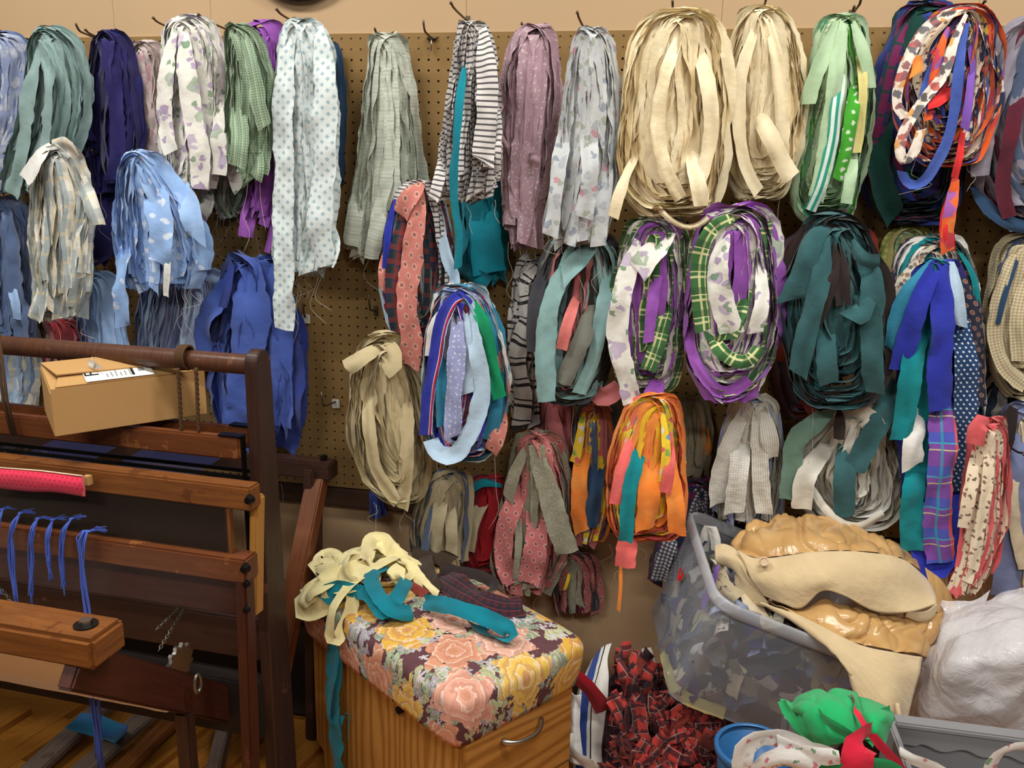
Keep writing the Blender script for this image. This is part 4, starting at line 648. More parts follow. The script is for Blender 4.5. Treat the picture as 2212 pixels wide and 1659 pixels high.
# --- bottom row
hank('khaki_slate_strip_hank', 'hank of khaki and slate strips just behind the floral cabinet top', [(1010, 945, 1000), (1045, 915, 1012), (1100, 895, 1012), (1160, 885, 1010), (1225, 900, 1005)], [('khaki', 3), ('slate', 1), ('teal', .2)], n=20, w=.045, face=.7, seed=45, hk=(957, 1046), d=.05, D=.045, acc=[('khaki', 32, [(955, 1050, .11), (950, 1110, .115), (935, 1200, .11)]), ('khaki', 26, [(965, 1055, .11), (975, 1130, .115), (975, 1195, .11)]), ('slate', 18, [(945, 1055, .11), (930, 1120, .11), (918, 1190, .11)])])
hank('crimson_khaki_strip_hank', 'hank of crimson strips with teal and khaki behind the cabinet top', [(1025, 1030, 1080), (1050, 1005, 1098), (1110, 992, 1102), (1170, 995, 1090), (1235, 1010, 1075)], [('crimson', 3), ('teal', .7), ('khaki', .4)], n=20, w=.04, mode='loop', face=.65, seed=46, d=.05, D=.045, acc=[('khaki', 28, [(1055, 1078, .12), (1025, 1120, .125), (1012, 1190, .12)], .2), ('teal', 20, [(1085, 1050, .11), (1040, 1040, .115), (1005, 1070, .11)], .3)])
hank('rose_paisley_strip_hank', 'hank of rose foulard strips with one wide grey paisley strip in front', [(925, 1125, 1185), (955, 1105, 1215), (1030, 1092, 1232), (1120, 1072, 1235), (1210, 1056, 1222), (1285, 1085, 1180)], [('foulard_rose', 3), ('grey_paisley', 1.2), ('rose', .6)], n=26, w=.045, face=.6, seed=47, hk=(1147, 954), d=.07, D=.06, acc=[('grey_paisley', 50, [(1152, 955, .14), (1175, 1030, .155), (1200, 1110, .16), (1225, 1195, .155)]), ('grey_paisley', 26, [(1140, 960, .145), (1112, 1020, .145), (1098, 1080, .14)]), ('foulard_rose', 44, [(1130, 1040, .15), (1100, 1120, .15), (1085, 1200, .145), (1110, 1260, .14)], [.2, 0]), ('foulard_rose', 50, [(1165, 1060, .15), (1160, 1160, .155), (1140, 1260, .15)]), ('grey_paisley', 16, [(1120, 1080, .155), (1120, 1180, .155), (1115, 1250, .15)]), ('foulard_rose', 36, [(1150, 945, .13), (1175, 960, .135), (1180, 1040, .13)])])
hank('dusty_rose_strip_hank', 'plain dusty rose strips hanging above the paisley hank', [(840, 1185, 1225), (870, 1165, 1235), (930, 1160, 1238), (1010, 1165, 1238)], ['rose', ('taupe_paisley', .5)], n=12, w=.04, face=.75, seed=48, d=.03, D=.04, acc=[('rose', 32, [(1190, 860, .085), (1200, 930, .09), (1222, 1000, .085)])])
hank('orange_daisy_strip_hank', 'orange, navy and daisy print strips, left of the two orange hanks', [(862, 1265, 1315), (890, 1245, 1328), (980, 1235, 1335), (1080, 1235, 1330), (1180, 1240, 1290)], [('orange', 2), ('rose', 1), ('charcoal', 1), ('daisy', .5), ('slate', .7)], n=20, w=.035, face=.6, seed=49, d=.04, D=.045, rag=.15, acc=[('orange', 36, [(1270, 940, .1), (1255, 1010, .105), (1250, 1090, .105), (1258, 1150, .1)]), ('denim', 32, [(1300, 950, .1), (1285, 1050, .105), (1275, 1140, .1)]), ('daisy', 22, [(1262, 890, .1), (1250, 960, .105), (1240, 1000, .1)])])
hank('orange_teal_strip_hank', 'bright orange, coral and teal strips, right of the two orange hanks', [(848, 1385, 1450), (880, 1350, 1468), (960, 1322, 1478), (1050, 1306, 1480), (1120, 1312, 1478), (1168, 1340, 1460)], [('orange', 2.2), ('pink_coral', 1.6), ('sea_teal', .6), ('yellow', .8), ('daisy', .9), ('charcoal', .5)], n=28, w=0.040, mode='loop', face=.88, lt=.2, seed=50, d=.06, D=.06, wob=4, acc=[('sea_teal', 32, [(1392, 940, .14), (1365, 1030, .15), (1355, 1110, .155), (1352, 1170, .15)]), ('pink_coral', 30, [(1375, 930, .14), (1345, 1010, .145), (1330, 1090, .145)], .1), ('orange', 46, [(1415, 960, .14), (1402, 1060, .15), (1395, 1145, .145)]), ('daisy', 20, [(1430, 880, .14), (1440, 970, .145), (1432, 1040, .145)]), ('pink_coral', 24, [(1440, 920, .14), (1448, 1000, .15), (1435, 1065, .145)]), ('orange', 36, [(1450, 990, .14), (1458, 1080, .145), (1462, 1155, .14)]), ('pink_coral', 50, [(1360, 1150, .12), (1352, 1190, .12), (1348, 1225, .12)], .2), ('orange', 8, [(1342, 1190, .1), (1340, 1270, .1), (1336, 1320, .1)])])
hank('print_scrap_strip_hank', 'ragged beige and print strips between the orange and knit hanks', [(850, 1470, 1510), (880, 1462, 1528), (950, 1468, 1535), (1030, 1478, 1520)], [('khaki', 1), ('calico', 1), ('orange', .8), ('rust', .6), ('taupe_paisley', 1)], n=14, w=.032, face=.6, wob=8, rag=.35, seed=51, d=.03, D=.04)
hank('white_knit_strip_hank', 'hank of white waffle and rib knit strips dipping into the plastic tub', [(845, 1600, 1660), (875, 1572, 1685), (960, 1548, 1698), (1060, 1535, 1700), (1130, 1545, 1690)], [('waffle', 1.5), ('rib_knit', 1.5), ('slate_blue', .7), ('lavender', .6)], n=22, w=.04, face=.65, seed=52, d=.06, D=.05, rag=.12, acc=[('waffle', 40, [(1615, 870, .12), (1580, 950, .13), (1555, 1040, .13), (1548, 1090, .125)]), ('waffle', 42, [(1605, 930, .14), (1595, 1010, .145), (1585, 1110, .145)]), ('rib_knit', 38, [(1650, 890, .135), (1660, 940, .14), (1665, 990, .135)]), ('rib_knit', 36, [(1635, 880, .135), (1640, 980, .14), (1650, 1110, .14)])])
hank('white_teal_strip_hank', 'loop of ivory strips with sage and dark teal strips across the front', [(875, 1835, 1900), (905, 1795, 1925), (980, 1740, 1945), (1060, 1715, 1950), (1110, 1740, 1940), (1142, 1800, 1880)], [('ivory', 5), ('white', 1), ('sage', .4)], n=28, w=0.045, mode='loop', face=.88, wob=10, lt=.35, seed=53, d=.06, D=.055, tw=1., acc=[('sage', 44, [(1810, 860, .13), (1760, 915, .14), (1720, 950, .14), (1712, 1010, .135), (1702, 1080, .13)], [.2, 0]), ('dark_teal', 44, [(1825, 950, .15), (1826, 1030, .155), (1824, 1118, .15)]), ('brown_black', 26, [(1815, 885, .145), (1814, 920, .15), (1812, 950, .15)]), ('dark_teal', 46, [(1930, 820, .14), (1910, 890, .15), (1870, 960, .15), (1845, 1020, .145)], [0, .2]), ('ivory', 44, [(1790, 960, .14), (1745, 1020, .145), (1730, 1100, .14)], .2), ('ivory', 20, [(1745, 1040, .14), (1790, 1110, .145), (1850, 1140, .145), (1910, 1110, .14)], .3), ('ivory', 50, [(1840, 890, .14), (1875, 900, .15), (1890, 930, .14)], .4)])
hank('coral_cream_strip_hank', 'hank of coral strips with cream sprigged strips at lower right', [(895, 2115, 2165), (930, 2102, 2175), (1020, 2085, 2182), (1120, 2072, 2178), (1210, 2062, 2150), (1285, 2050, 2110)], [('coral', 3), ('cream_sprig', 1.6)], n=22, w=.038, face=.6, seed=54, hk=(2141, 932), d=.07, D=.055, rag=.15, acc=[('cream_sprig', 24, [(2138, 940, .14), (2135, 1030, .145), (2120, 1120, .145), (2100, 1230, .14)]), ('cream_sprig', 26, [(2115, 960, .14), (2095, 1060, .14), (2080, 1140, .135)]), ('coral', 40, [(2150, 930, .13), (2120, 915, .14), (2105, 960, .135)], .4)])
hank('navy_gingham_strip_hank', 'dark purple plaid and navy gingham cloth stuffed behind the tub', [(1030, 1480, 1540), (1080, 1440, 1560), (1160, 1418, 1560), (1230, 1408, 1520), (1265, 1410, 1480)], [('navy_gingham', 2), ('dark_plaid', 1.4), ('purple_plaid', .5)], n=16, w=.05, face=.75, wob=10, seed=55, d=.05, D=.06, rag=.2, acc=[('navy_gingham', 34, [(1465, 1130, .12), (1440, 1190, .13), (1420, 1255, .12)]), ('navy_gingham', 40, [(1520, 1050, .1), (1500, 1080, .11), (1515, 1110, .11)], .3)])
hank('dark_foulard_strip_hank', 'dark red foulard and grey strips in shadow below the paisley hank', [(1190, 1215, 1260), (1220, 1190, 1285), (1280, 1190, 1290), (1325, 1195, 1288)], [('burgundy', 2), ('foulard_rose', .4), ('grey_paisley', .8), ('charcoal', .6)], n=12, w=.05, face=.7, seed=56, d=.02, D=.04, rag=.15, acc=[('yellow', 7, [(1232, 1220, .08), (1228, 1250, .08), (1220, 1275, .08)])])
hank('small_blue_strip_hank', 'short dark blue strip end below the beige linen hank', [(1050, 800, 818), (1065, 798, 822), (1095, 800, 824), (1122, 803, 823)], ['royal_dark'], n=4, w=.03, face=.9, seed=57, d=.03, D=.02, threads=0)
# --- hooks that show by themselves
hook(934, 83, .075, bracket='plate', tip=.0, label='empty wire hook on the pegboard right of the pale mint hank')
hook(663, 683, .02, bracket='white', label='small white plastic hook bracket beside the blue cloth')
hook(727, 866, .10, bracket='white', label='white bracket with wire hook, lowest on the bare pegboard')
hook(812, 670, .05, label='short dark wire hook left of the foulard loop')
hook(1838, 34, .12, tip=.03, label='tall wire hook rising above the green hank')
hook(215, 84, .09, tip=-.005, label='bent wire hook left of the navy hank')
# ------------------------------------------------------------------ the loom
lm = empty('floor_loom', (-.55, -.6, 0)); tag(lm, 'dark wooden floor loom standing at left in front of the wall', 'loom')
LU = np.array([math.cos(math.radians(-3)), math.sin(math.radians(-3)), 0.]); LV = np.array([-LU[1], LU[0], 0.])   # along the beams, towards the wall
LW = 1.32                                              # width of the loom
UP = np.array([0, 0, 1.])
def P(x, y, Y): return onY(float(x), float(y), float(Y))
def beam(name, xr, yr, Y, a, b, mat, ext=0., L=LW, par=None):
    """cross beam whose right end (centre) shows at pixel xr, yr"""
    p = P(xr, yr, Y) + LU * ext; return bar(name, p, p - LU * L, a, b, MT(mat), par or lm), p
Yc = -.57
# castle: round top rail between two posts
rp = P(545, 788, Yc)
cyl('top_rail', rp, rp - LU * LW, .0215, MT('rail_brown'), lm, 24)
def post(base, top, w0, w1, th, name, mat):
    """board on edge, tapered: base/top centre points, width along LV, thickness along LU, rounded top"""
    pr = []; n = 8
    pr += [(-w0 / 2, 0), (w0 / 2, 0)]; H = np.linalg.norm(top - base)
    for k in range(n + 1):
        t = math.pi * k / n; pr.append((w1 / 2 * math.cos(t), H - w1 / 2 + w1 / 2 * math.sin(t)))
    ax = unit(top - base); V = []
    for s_ in (-.5, .5):
        for v, z in pr: V.append(base + LU * (th * s_) + LV * v + ax * z)
    m_ = len(pr); V = np.array(V); c = V.mean(0)
    Fc = [tuple(range(m_)), tuple(range(2 * m_ - 1, m_ - 1, -1))] + [(i, i + m_, (i + 1) % m_ + m_, (i + 1) % m_) for i in range(m_)]
    me = mesh(name, V - c, Fc); bevel(me, .003, 1); box_uv(me); o = link(name, me, MT(mat), None, smooth=False); o.location = c; put(o, lm); return o
for k in (0, 1):
    sh = -LU * (LW + .03) * k
    b = rp + sh + LU * .012; post(np.array([b[0] + LU[0] * 0, b[1] + .02, 0]), b + np.array([0, .0, .035]), .10, .062, .028, 'post', 'post_dark')
# front and rear harness frames hanging from the rail
hb, hp = beam('harness_bar', 523, 968, Yc - .035, .022, .05, 'loom_wood')
hb2, hp2 = beam('harness_bar', 545, 945, Yc + .035, .022, .045, 'loom_wood')
for hp_, Yq in ((hp, 0), (hp2, 0)):
    for e in (0, 1):
        q = hp_ - LU * (LW - .03) * e
        o = bar('metal_clip', q + LU * .004 + UP * .027, q - LU * .05 + UP * .027, .024, .003, MT('bolt_black'), lm, bv=.001)
        o = bar('metal_end_rod', q + LU * .003 + UP * .028, q + LU * .003 - UP * .24, .006, .012, MT('bolt_black'), lm, up=LV, bv=.001)
    for dz in (.052, .068):
        bar('heddle_bar', hp_ - UP * (.027 + dz) + LU * .0, hp_ - UP * (.027 + dz) - LU * LW, .004, .009, MT('dark_metal'), lm, bv=.001)
for xr, z0 in ((383, .0), (422, .0)):                     # hanging cords from the rail to the harness bars
    src = P(xr, 775, Yc - .024); tgt = hp; f_ = (tgt - src) @ LU; q = tgt - LU * f_ + UP * .025
    C = np.linspace(src - UP * .02, q, 24); tw_ = np.linspace(0, 40, 24)
    for s_ in (0, math.pi):
        D_ = C + np.stack([np.cos(tw_ + s_) * .0022, np.sin(tw_ + s_) * .0022, 0 * tw_], 1); put(tube(D_, .003, MT('rope'), None, 'cord', 5), lm)
for k in range(4):                                        # coils tied round the rail
    c0 = P(388 + 5 * k, 772, Yc); th = np.linspace(0, 6.28, 20)[:-1]
    put(tube(c0 + np.outer(np.cos(th), LV) * .025 + np.outer(np.sin(th), UP) * .025 + np.outer(np.sin(th * .5), LU) * .006, .0035, MT('rope'), None, 'cord_coil', 5, True), lm)
for e, xr in enumerate((10, 18)):
    q = P(xr, 885, Yc - .035); put(tube(np.array([q + UP * .2, q + UP * .02, q - UP * .06 + LU * .012]), .0035, MT('rope'), None, 'cord', 5), lm)
# beater: handle bar, reed, lower bar, swords
bt, bp = beam('beater_handle', 553, 1073, Yc - .14, .04, .05, 'loom_wood_worn')
bl, blp = beam('beater_race', 545, 1226, Yc - .15, .05, .052, 'loom_wood')
for p_, (x, y) in ((bp, (541, 1078)), (blp, (532, 1226))):
    q = P(x, y, p_[1] - .021); cyl('bolt', q, q - LV * .012, .0105, MT('bolt_black'), lm, 14, .007)
r0 = P(497, 1120, Yc - .145)
bar('reed_end', r0 + UP * (bp[2] - r0[2]), r0 + UP * (blp[2] + .026 - r0[2]), .008, .012, MT('loom_wood_worn'), lm, up=LV, bv=.001)
z1, z0 = bp[2] - .024, blp[2] + .026
rb = bar('reed', r0 + UP * ((z0 + z1) / 2 - r0[2]) - LU * .004, r0 + UP * ((z0 + z1) / 2 - r0[2]) - LU * 1.15, .006, z1 - z0, MT('reed_dark'), lm, bv=0)
V = []; Fc = []
for k in range(420):                                      # reed dents: too fine to pick apart
    c = r0 - LU * (.008 + k * .0027); b = len(V); a_ = np.array([c[0], c[1] - .008, 0])
    for dx in (-.0005, .0005):
        for zz in (z0, z1): V.append(a_ + LU * dx + UP * zz)
    Fc.append((b, b + 2, b + 3, b + 1))
o = link('reed_dents', mesh('reed_dents', V, Fc), MT('dark_metal'), None, False); o['kind'] = 'stuff'; put(o, lm)
q1 = P(556, 1070, Yc - .11); q2 = P(553, 1325, Yc - .12)
bar('beater_side', q1, q2, .018, .034, MT('light_oak_strip'), lm, up=LV)
s1 = P(529, 1255, Yc - .155); s2 = np.array([s1[0] - .035, s1[1] + .03, .01])
for k in (0, 1): bar('beater_sword', s1 - LU * 1.24 * k + UP * .01, s2 - LU * 1.24 * k, .026, .036, MT('loom_wood_dark'), lm, up=LV)
for y in (1260, 1316):
    q = P(534, y, s1[1] - .018); cyl('bolt', q, q - LV * .008, .008, MT('bolt_black'), lm, 12, .006)
bar('beater_board', P(540, 1290, Yc - .12), P(540, 1290, Yc - .12) - LU * 1.2, .018, .085, MT('loom_wood_dark'), lm)
# breast beam, side arms, legs
fb = P(238, 1392, -1.03); Yb = fb[1]
bb = bar('breast_beam', fb - UP * .0, fb - LU * LW, .085, .058, MT('loom_wood_worn'), lm, bv=.008)
q = fb - LU * .045 + UP * .029 + LV * .0; cyl('washer', q, q + UP * .003, .02, MT('dark_metal'), lm, 20); cyl('bolt', q, q + UP * .011, .011, MT('steel'), lm, 6)
for k in (0, 1):
    sh = -LU * (LW - .06) * k
    xa = fb[0] - .055; A0 = np.array([xa, Yb - .03, fb[2] - .030]) + sh; A1 = onX(512., 1526., xa) + sh; a0 = A0
    bar('side_arm', A0 - unit(A1 - A0) * .0, A1, .03, .078, MT('loom_wood_dark'), lm)
    l0 = onX(398., 1535., xa) + sh; bar('front_leg', l0, np.array([l0[0] + .0, l0[1], 0.]), .026, .035, MT('post_dark'), lm, up=LU)
    f0, f1 = onZ(492., 1545., .05) + sh, onZ(466., 1659., .05) + sh; bar('foot_rail', f0 + (f0 - f1) * .3, f1 + (f1 - f0) * 1.2, .034, .06, MT('treadle_wood'), lm)
    bl0 = np.array([a0[0] + .03, -.2, .0]); bar('back_leg', bl0, np.array([a0[0] + .03, -.15, .78]), .03, .06, MT('post_dark'), lm, up=LV)
# holes and gears of the cloth beam
arm_p = fb - LU * .01; g0 = P(388, 1415, Yb + .30)
th = np.linspace(0, 2 * math.pi, 49)[:-1]; rr = .038 + .004 * np.sign(np.sin(th * 12)); cG = onX(388., 1432., fb[0] - .055)
V = [cG + LV * (r_ * math.cos(t)) + UP * (r_ * math.sin(t)) + LU * s_ for s_ in (-.004, .004) for r_, t in zip(rr, th)]
Fc = [tuple(range(48)), tuple(range(95, 47, -1))] + [(i, (i + 1) % 48, (i + 1) % 48 + 48, i + 48) for i in range(48)]
put(link('ratchet_wheel', mesh('ratchet', V, Fc), MT('steel'), None, False), lm)
q = P(428, 1477, Yb + .30); th2 = np.linspace(0, 6.28, 20)[:-1]; hp3 = onX(427., 1477., fb[0] - .012)
put(tube(hp3 + np.outer(np.cos(th2), LV) * .011 + np.outer(np.sin(th2), UP) * .02, .004, MT('chain_metal'), None, 'oval_ring', 6, True), lm)
cl0 = np.array([fb[0] - .06, -.755, .487]); cyl('cloth_beam', cl0, cl0 - LU * 1.2, .026, MT('loom_wood'), lm, 18)
# white apron cloth running from the breast beam down to the cloth beam
r1, r2 = np.array([-.107, -.80, .492]), np.array([-.107, -.785, .458]); tq = np.array([-.107, Yb - .01, fb[2] - .02])
rows = [[tuple(q_ - LU * 1.1 * t_) for t_ in (0, .3, .6, 1.)] for q_ in (tq, tq * .5 + r1 * .5 + np.array([0, -.004, .0]), r1, r2, r2 + np.array([0, .04, -.005]), r2 + np.array([0, .06, .03]))]
o = patch('apron_cloth', rows, MT('apron_cloth'), None, 40, 26, .0015, .001, 8., True, 3); put(o, lm)
# back beam and its brace
kb = P(722, 1015, -.14); bar('back_beam', kb, kb - LU * LW, .05, .048, MT('post_dark'), lm)
q = kb - LU * .03 + UP * .024; cyl('bolt', q, q + UP * .014, .009, MT('bolt_black'), lm, 8)
bar('back_brace', kb - LU * .045 - UP * .03 - LV * .01, np.array([rp[0] - .03, Yc + .06, .30]), .05, .04, MT('loom_wood'), lm, up=LV)
bar('rear_cross_rail', np.array([kb[0], -.24, .44]), np.array([kb[0], -.24, .44]) - LU * LW, .03, .09, MT('post_dark'), lm)
bar('lower_cross_rail', np.array([rp[0], Yc, .52]), np.array([rp[0], Yc, .52]) - LU * LW, .03, .10, MT('post_dark'), lm)
bar('lower_cross_rail', np.array([rp[0], Yc - .02, .36]), np.array([rp[0], Yc - .02, .36]) - LU * LW, .05, .14, MT('chest_dark'), lm)
# warp sheet from the harness to the back beam
V = []; Fc = []
for k in range(130):
    s_ = (.30 if k < 70 else .38) + k * .0035; a_ = kb + UP * .027 - LU * s_; b_ = np.array([hp2[0], hp2[1], kb[2] + .01]) - LU * (s_ * .97)
    w_ = LU * .0009; i = len(V); V += [a_ - w_, a_ + w_, b_ + w_, b_ - w_]; Fc.append((i, i + 1, i + 2, i + 3))
o = link('warp_threads', mesh('warp', V, Fc), MT('warp_navy'), None, False); o['kind'] = 'stuff'; put(o, lm)
# treadles on the floor
for i, (x0, y0_, x1, y1_, w_) in enumerate([(75, 1659, 245, 1505, .062), (185, 1659, 345, 1520, .062), (268, 1659, 400, 1530, .05)]):
    a0 = onZ(float(x0), float(y0_), .035); a1 = onZ(float(x1), float(y1_), .06); dd = a1 - a0
    bar('treadle', a0 - dd * .5, a1 + dd * .6, w_, .022, MT('treadle_wood' if i < 2 else 'loom_wood_worn'), lm)
# chains from the lower rail
def chain(p0, p1, n, par):
    p0, p1 = np.array(p0), np.array(p1); ax = unit(p1 - p0); s_ = unit(np.cross(ax, (0, 1, .2))); t_ = np.cross(ax, s_); th = np.linspace(0, 6.28, 11)[:-1]
    base = None
    for k in range(n):
        c = p0 + (p1 - p0) * (k + .5) / n; L = np.linalg.norm(p1 - p0) / n * .68; side_ = s_ if k % 2 else t_
        o = tube(c + np.outer(np.cos(th), ax) * L + np.outer(np.sin(th), side_) * .0035, .0011, MT('chain_metal'), None, 'chain_link', 5, True); put(o, par)
chain(P(412, 1290, Yc - .05), P(343, 1405, Yc - .2), 22, lm); chain(P(405, 1295, Yc - .05), P(338, 1360, Yc - .2), 15, lm); chain(P(-10, 1255, Yc - .1), P(25, 1300, Yc - .15), 8, lm)
# --- things on the loom
def yarn(pts, w0, label, n=9, ends=8, sd=0):
    r = empty('yarn_bundle', tuple(px([pts[0]])[0])); tag(r, label, 'yarn', 'blue warp yarn bundles tied on the beater')
    q_ = np.random.default_rng(sd)
    for k in range(n):
        o_ = q_.normal(0, 1, (len(pts), 2)) * np.array([w0 * .45, 1.]); o_[0] *= .25
        Q = [(p[0] + a[0] * .9, p[1] + (a[1] * 14 if i == len(pts) - 1 else a[1]), p[2] + q_.normal(0, .003)) for i, (p, a) in enumerate(zip(pts, o_))]
        put(tube(px(spline(np.array(Q), 16)), .0016, MT('yarn_blue'), None, 'strand', 5), r)
    kx, ky, kd = pts[0]
    for k in range(ends):
        e = (kx + q_.uniform(10, 34), ky + q_.uniform(-10, 4), kd); put(tube(px([(kx, ky, kd), ((kx + e[0]) / 2, (ky + e[1]) / 2 - 2, kd), e]), .0010, MT('yarn_blue'), None, 'yarn_end', 4), r)
    th = np.linspace(0, 6.28, 12)[:-1]; c = px([(kx, ky, kd)])[0]
    put(tube(c + np.outer(np.cos(th), (1, 0, .3)) * .004 + np.outer(np.sin(th), (0, 1, 0)) * .004, .003, MT('yarn_blue'), None, 'knot', 5, True), r)
dk = -(blp[1]) + .035
yarn([(6, 1100, dk - .02), (-2, 1140, dk), (-6, 1250, dk), (-4, 1300, dk)], 9, 'blue yarn bundle at the very left edge of the beater', sd=1)
yarn([(45, 1108, dk - .02), (26, 1138, dk), (24, 1200, dk), (34, 1312, dk)], 9, 'long blue yarn bundle, second from the left edge', sd=2)
yarn([(82, 1120, dk - .02), (68, 1150, dk), (68, 1210, dk), (68, 1290, dk)], 8, 'blue yarn bundle, third from the left edge', sd=3)
yarn([(115, 1122, dk - .02), (104, 1150, dk), (106, 1200, dk), (110, 1240, dk)], 8, 'shortest blue yarn bundle hanging on the beater', sd=4)
yarn([(155, 1120, dk - .02), (138, 1150, dk), (132, 1210, dk), (140, 1268, dk)], 9, 'blue yarn bundle next to the fanned rightmost one', sd=5)
yarn([(200, 1146, dk - .02), (178, 1158, dk), (180, 1250, dk), (192, 1350, dk), (200, 1500, dk + .02), (218, 1659, dk + .02)], 12, 'longest blue yarn bundle with a fanned top, hanging down to the floor', 13, 14, 6)
rf = empty('red_dotted_cloth', tuple(P(90, 1040, bp[1] - .03))); tag(rf, 'red dotted cloth strip rolled along the beater handle', 'cloth strip')
d_ = -(bp[1]) + .022
put(patch('cloth', [[(-30, 1010, d_ + .003), (60, 1016, d_ + .004), (120, 1022, d_ + .004), (178, 1030, d_ + .003)], [(-30, 1022, d_ + .016), (60, 1030, d_ + .017), (120, 1038, d_ + .017), (180, 1046, d_ + .014)], [(-30, 1040, d_ + .016), (60, 1052, d_ + .016), (120, 1056, d_ + .016), (182, 1066, d_ + .012)], [(-30, 1050, d_ + .002), (60, 1060, d_ + .002), (120, 1062, d_ + .002), (184, 1072, d_ + .002)]], MT('red_dot'), None, 30, 14, .003), rf)
put(tube(px([(-30, 1008, d_ + .006), (90, 1017, d_ + .007), (178, 1028, d_ + .006)]), .0017, MT('cream_print'), None, 'piping', 5), rf)
q = P(190, 1037, bp[1] - .024); box('end_block', q - np.array((.007, .006, .010)), q + np.array((.007, .006, .010)), MT('cardboard'), rf, .001)
put(ribbon([(178, 1028, d_ + .016), (180, 1050, d_ + .016), (181, 1072, d_ + .014)], 8, MT('coral')), rf)
bs = empty('blue_cloth_scrap', tuple(onZ(200., 1580., .08))); tag(bs, 'small blue and teal cloth scrap draped over the treadles', 'cloth scrap')
rows = [[(175, 1540), (215, 1545), (258, 1562), (277, 1567)], [(155, 1560), (200, 1572), (240, 1590), (270, 1585)], [(140, 1572), (190, 1588), (225, 1596), (248, 1605)]]
rows = [[tuple(onZ(float(x), float(y), .095 + .012 * math.sin(i * 2 + j))) for i, (x, y) in enumerate(r)] for j, r in enumerate(rows)]
put(patch('cloth', rows, MT('shade_blue_cloth'), None, 24, 14, .003, world=True), bs)
# cardboard box lying across the harness bars
cb = empty('cardboard_box', tuple(P(260, 860, Yc))); tag(cb, 'long brown cardboard box with a shipping label resting on the loom', 'box')
FL, FR = P(120, 942, Yc - .15), P(446, 893, Yc + .075); Hb = .098; bo = np.array([-.076, .070, .030]); ez = UP; th_ = .003
def panel(name, q4, par, mat='cardboard', th=.003):
    q4 = np.array(q4); c = q4.mean(0); n_ = unit(np.cross(q4[1] - q4[0], q4[3] - q4[0])); V = [*(q4 - n_ * th / 2), *(q4 + n_ * th / 2)]
    me = mesh(name, V - c, [(3, 2, 1, 0), (4, 5, 6, 7)] + [(i, (i + 1) % 4, (i + 1) % 4 + 4, i + 4) for i in range(4)]); o_ = link(name, me, MT(mat), None, False); o_.location = c; put(o_, par); return o_
panel('front_side', [FL, FR, FR + UP * Hb, FL + UP * Hb], cb); panel('back_side', [FL + bo, FR + bo, FR + bo + UP * Hb, FL + bo + UP * Hb], cb); panel('bottom', [FL, FR, FR + bo, FL + bo], cb)
panel('end_panel', [FL, FL + bo, FL + bo + UP * Hb * .97, FL + UP * Hb * .9], cb); panel('end_panel', [FR, FR + bo, FR + bo + UP * Hb, FR + UP * Hb], cb)
ex = unit(FR - FL); L_ = np.linalg.norm(FR - FL); t0 = FL + UP * (Hb + .002); s_ = ex * .03
panel('flap', [t0 + s_ * .3, FR + UP * (Hb + .002), FR + bo * .62 + UP * (Hb + .006), t0 + bo * .62 + s_ + UP * .004], cb)
panel('flap', [t0 + bo * .3 + UP * .010 + s_ * .6, FR + bo * .3 + UP * (Hb + .008), FR + bo + UP * (Hb + .004), t0 + bo + UP * .003], cb)
panel('flap', [t0 - UP * .004, t0 + bo - UP * .002, t0 + bo * .9 + ex * .035 - UP * .012, t0 + bo * .1 + ex * .035 - UP * .008], cb)
yb_ = unit(bo - ex * (bo @ ex)); zz = np.cross(ex, yb_)
Ml = Matrix([[ex[0], yb_[0], zz[0], t0[0]], [ex[1], yb_[1], zz[1], t0[1]], [ex[2], yb_[2], zz[2], t0[2]], [0, 0, 0, 1]]) @ Matrix.Rotation(math.radians(3), 4, 'X') @ Matrix.Translation((0, 0, .004)); Wb = .085
lab = box('shipping_label', np.array((L_ * .22, .001, 0)), np.array((L_ * .66, .060, .0006)), MT('paper'), cb, 0, Ml)
def text(body, size, M_, mat, par, name='lettering'):
    cu = bpy.data.curves.new(name, 'FONT'); cu.body = body; cu.size = size; cu.extrude = .0002; cu.align_x = 'CENTER'; cu.align_y = 'CENTER'
    o_ = bpy.data.objects.new(name, cu); COL.objects.link(o_); dg = bpy.context.evaluated_depsgraph_get(); me = bpy.data.meshes.new_from_object(o_.evaluated_get(dg)); bpy.data.objects.remove(o_)
    o_ = link(name, me, mat, None, False); o_.matrix_world = M_; put(o_, par); return o_
text('F', .040, Ml @ Matrix.Translation((L_ * .275, .030, .0012)) @ Matrix.Rotation(math.radians(90), 4, 'Z'), MT('ink'), cb)
for i in range(6): box('print_line', np.array((L_ * .36 + i * .009, .010, .0006)), np.array((L_ * .36 + i * .009 + .0022, Wb * (.3 + .05 * (i % 3)), .0009)), MT('ink_soft'), cb, 0, Ml)
box('print_block', np.array((L_ * .52, .008, .0006)), np.array((L_ * .525 + .004, Wb * .56, .0009)), MT('ink'), cb, 0, Ml); box('print_block', np.array((L_ * .57, .02, .0006)), np.array((L_ * .61, .04, .0009)), MT('ink_soft'), cb, 0, Ml)
tg = empty('paper_tag', tuple(P(206, 803, Yc - .05))); tag(tg, 'small white paper tag hanging over the cardboard box', 'tag')
put(ribbon([(190, 784, -Yc + .06), (203, 790, -Yc + .065), (213, 797, -Yc + .06)], 20, MT('paper'), None, .3, curl=.02, fray=0), tg); put(tube(px([(199, 770, -Yc + .05), (200, 784, -Yc + .06)]), .0006, MT('thread'), None, 'string', 4), tg)
text('IN', .008, Matrix.Translation(Vector(px([(205, 791, -Yc + .070)])[0])) @ Matrix.Rotation(math.radians(70), 4, 'X') @ Matrix.Rotation(math.radians(100), 4, 'Z'), MT('ink'), tg)
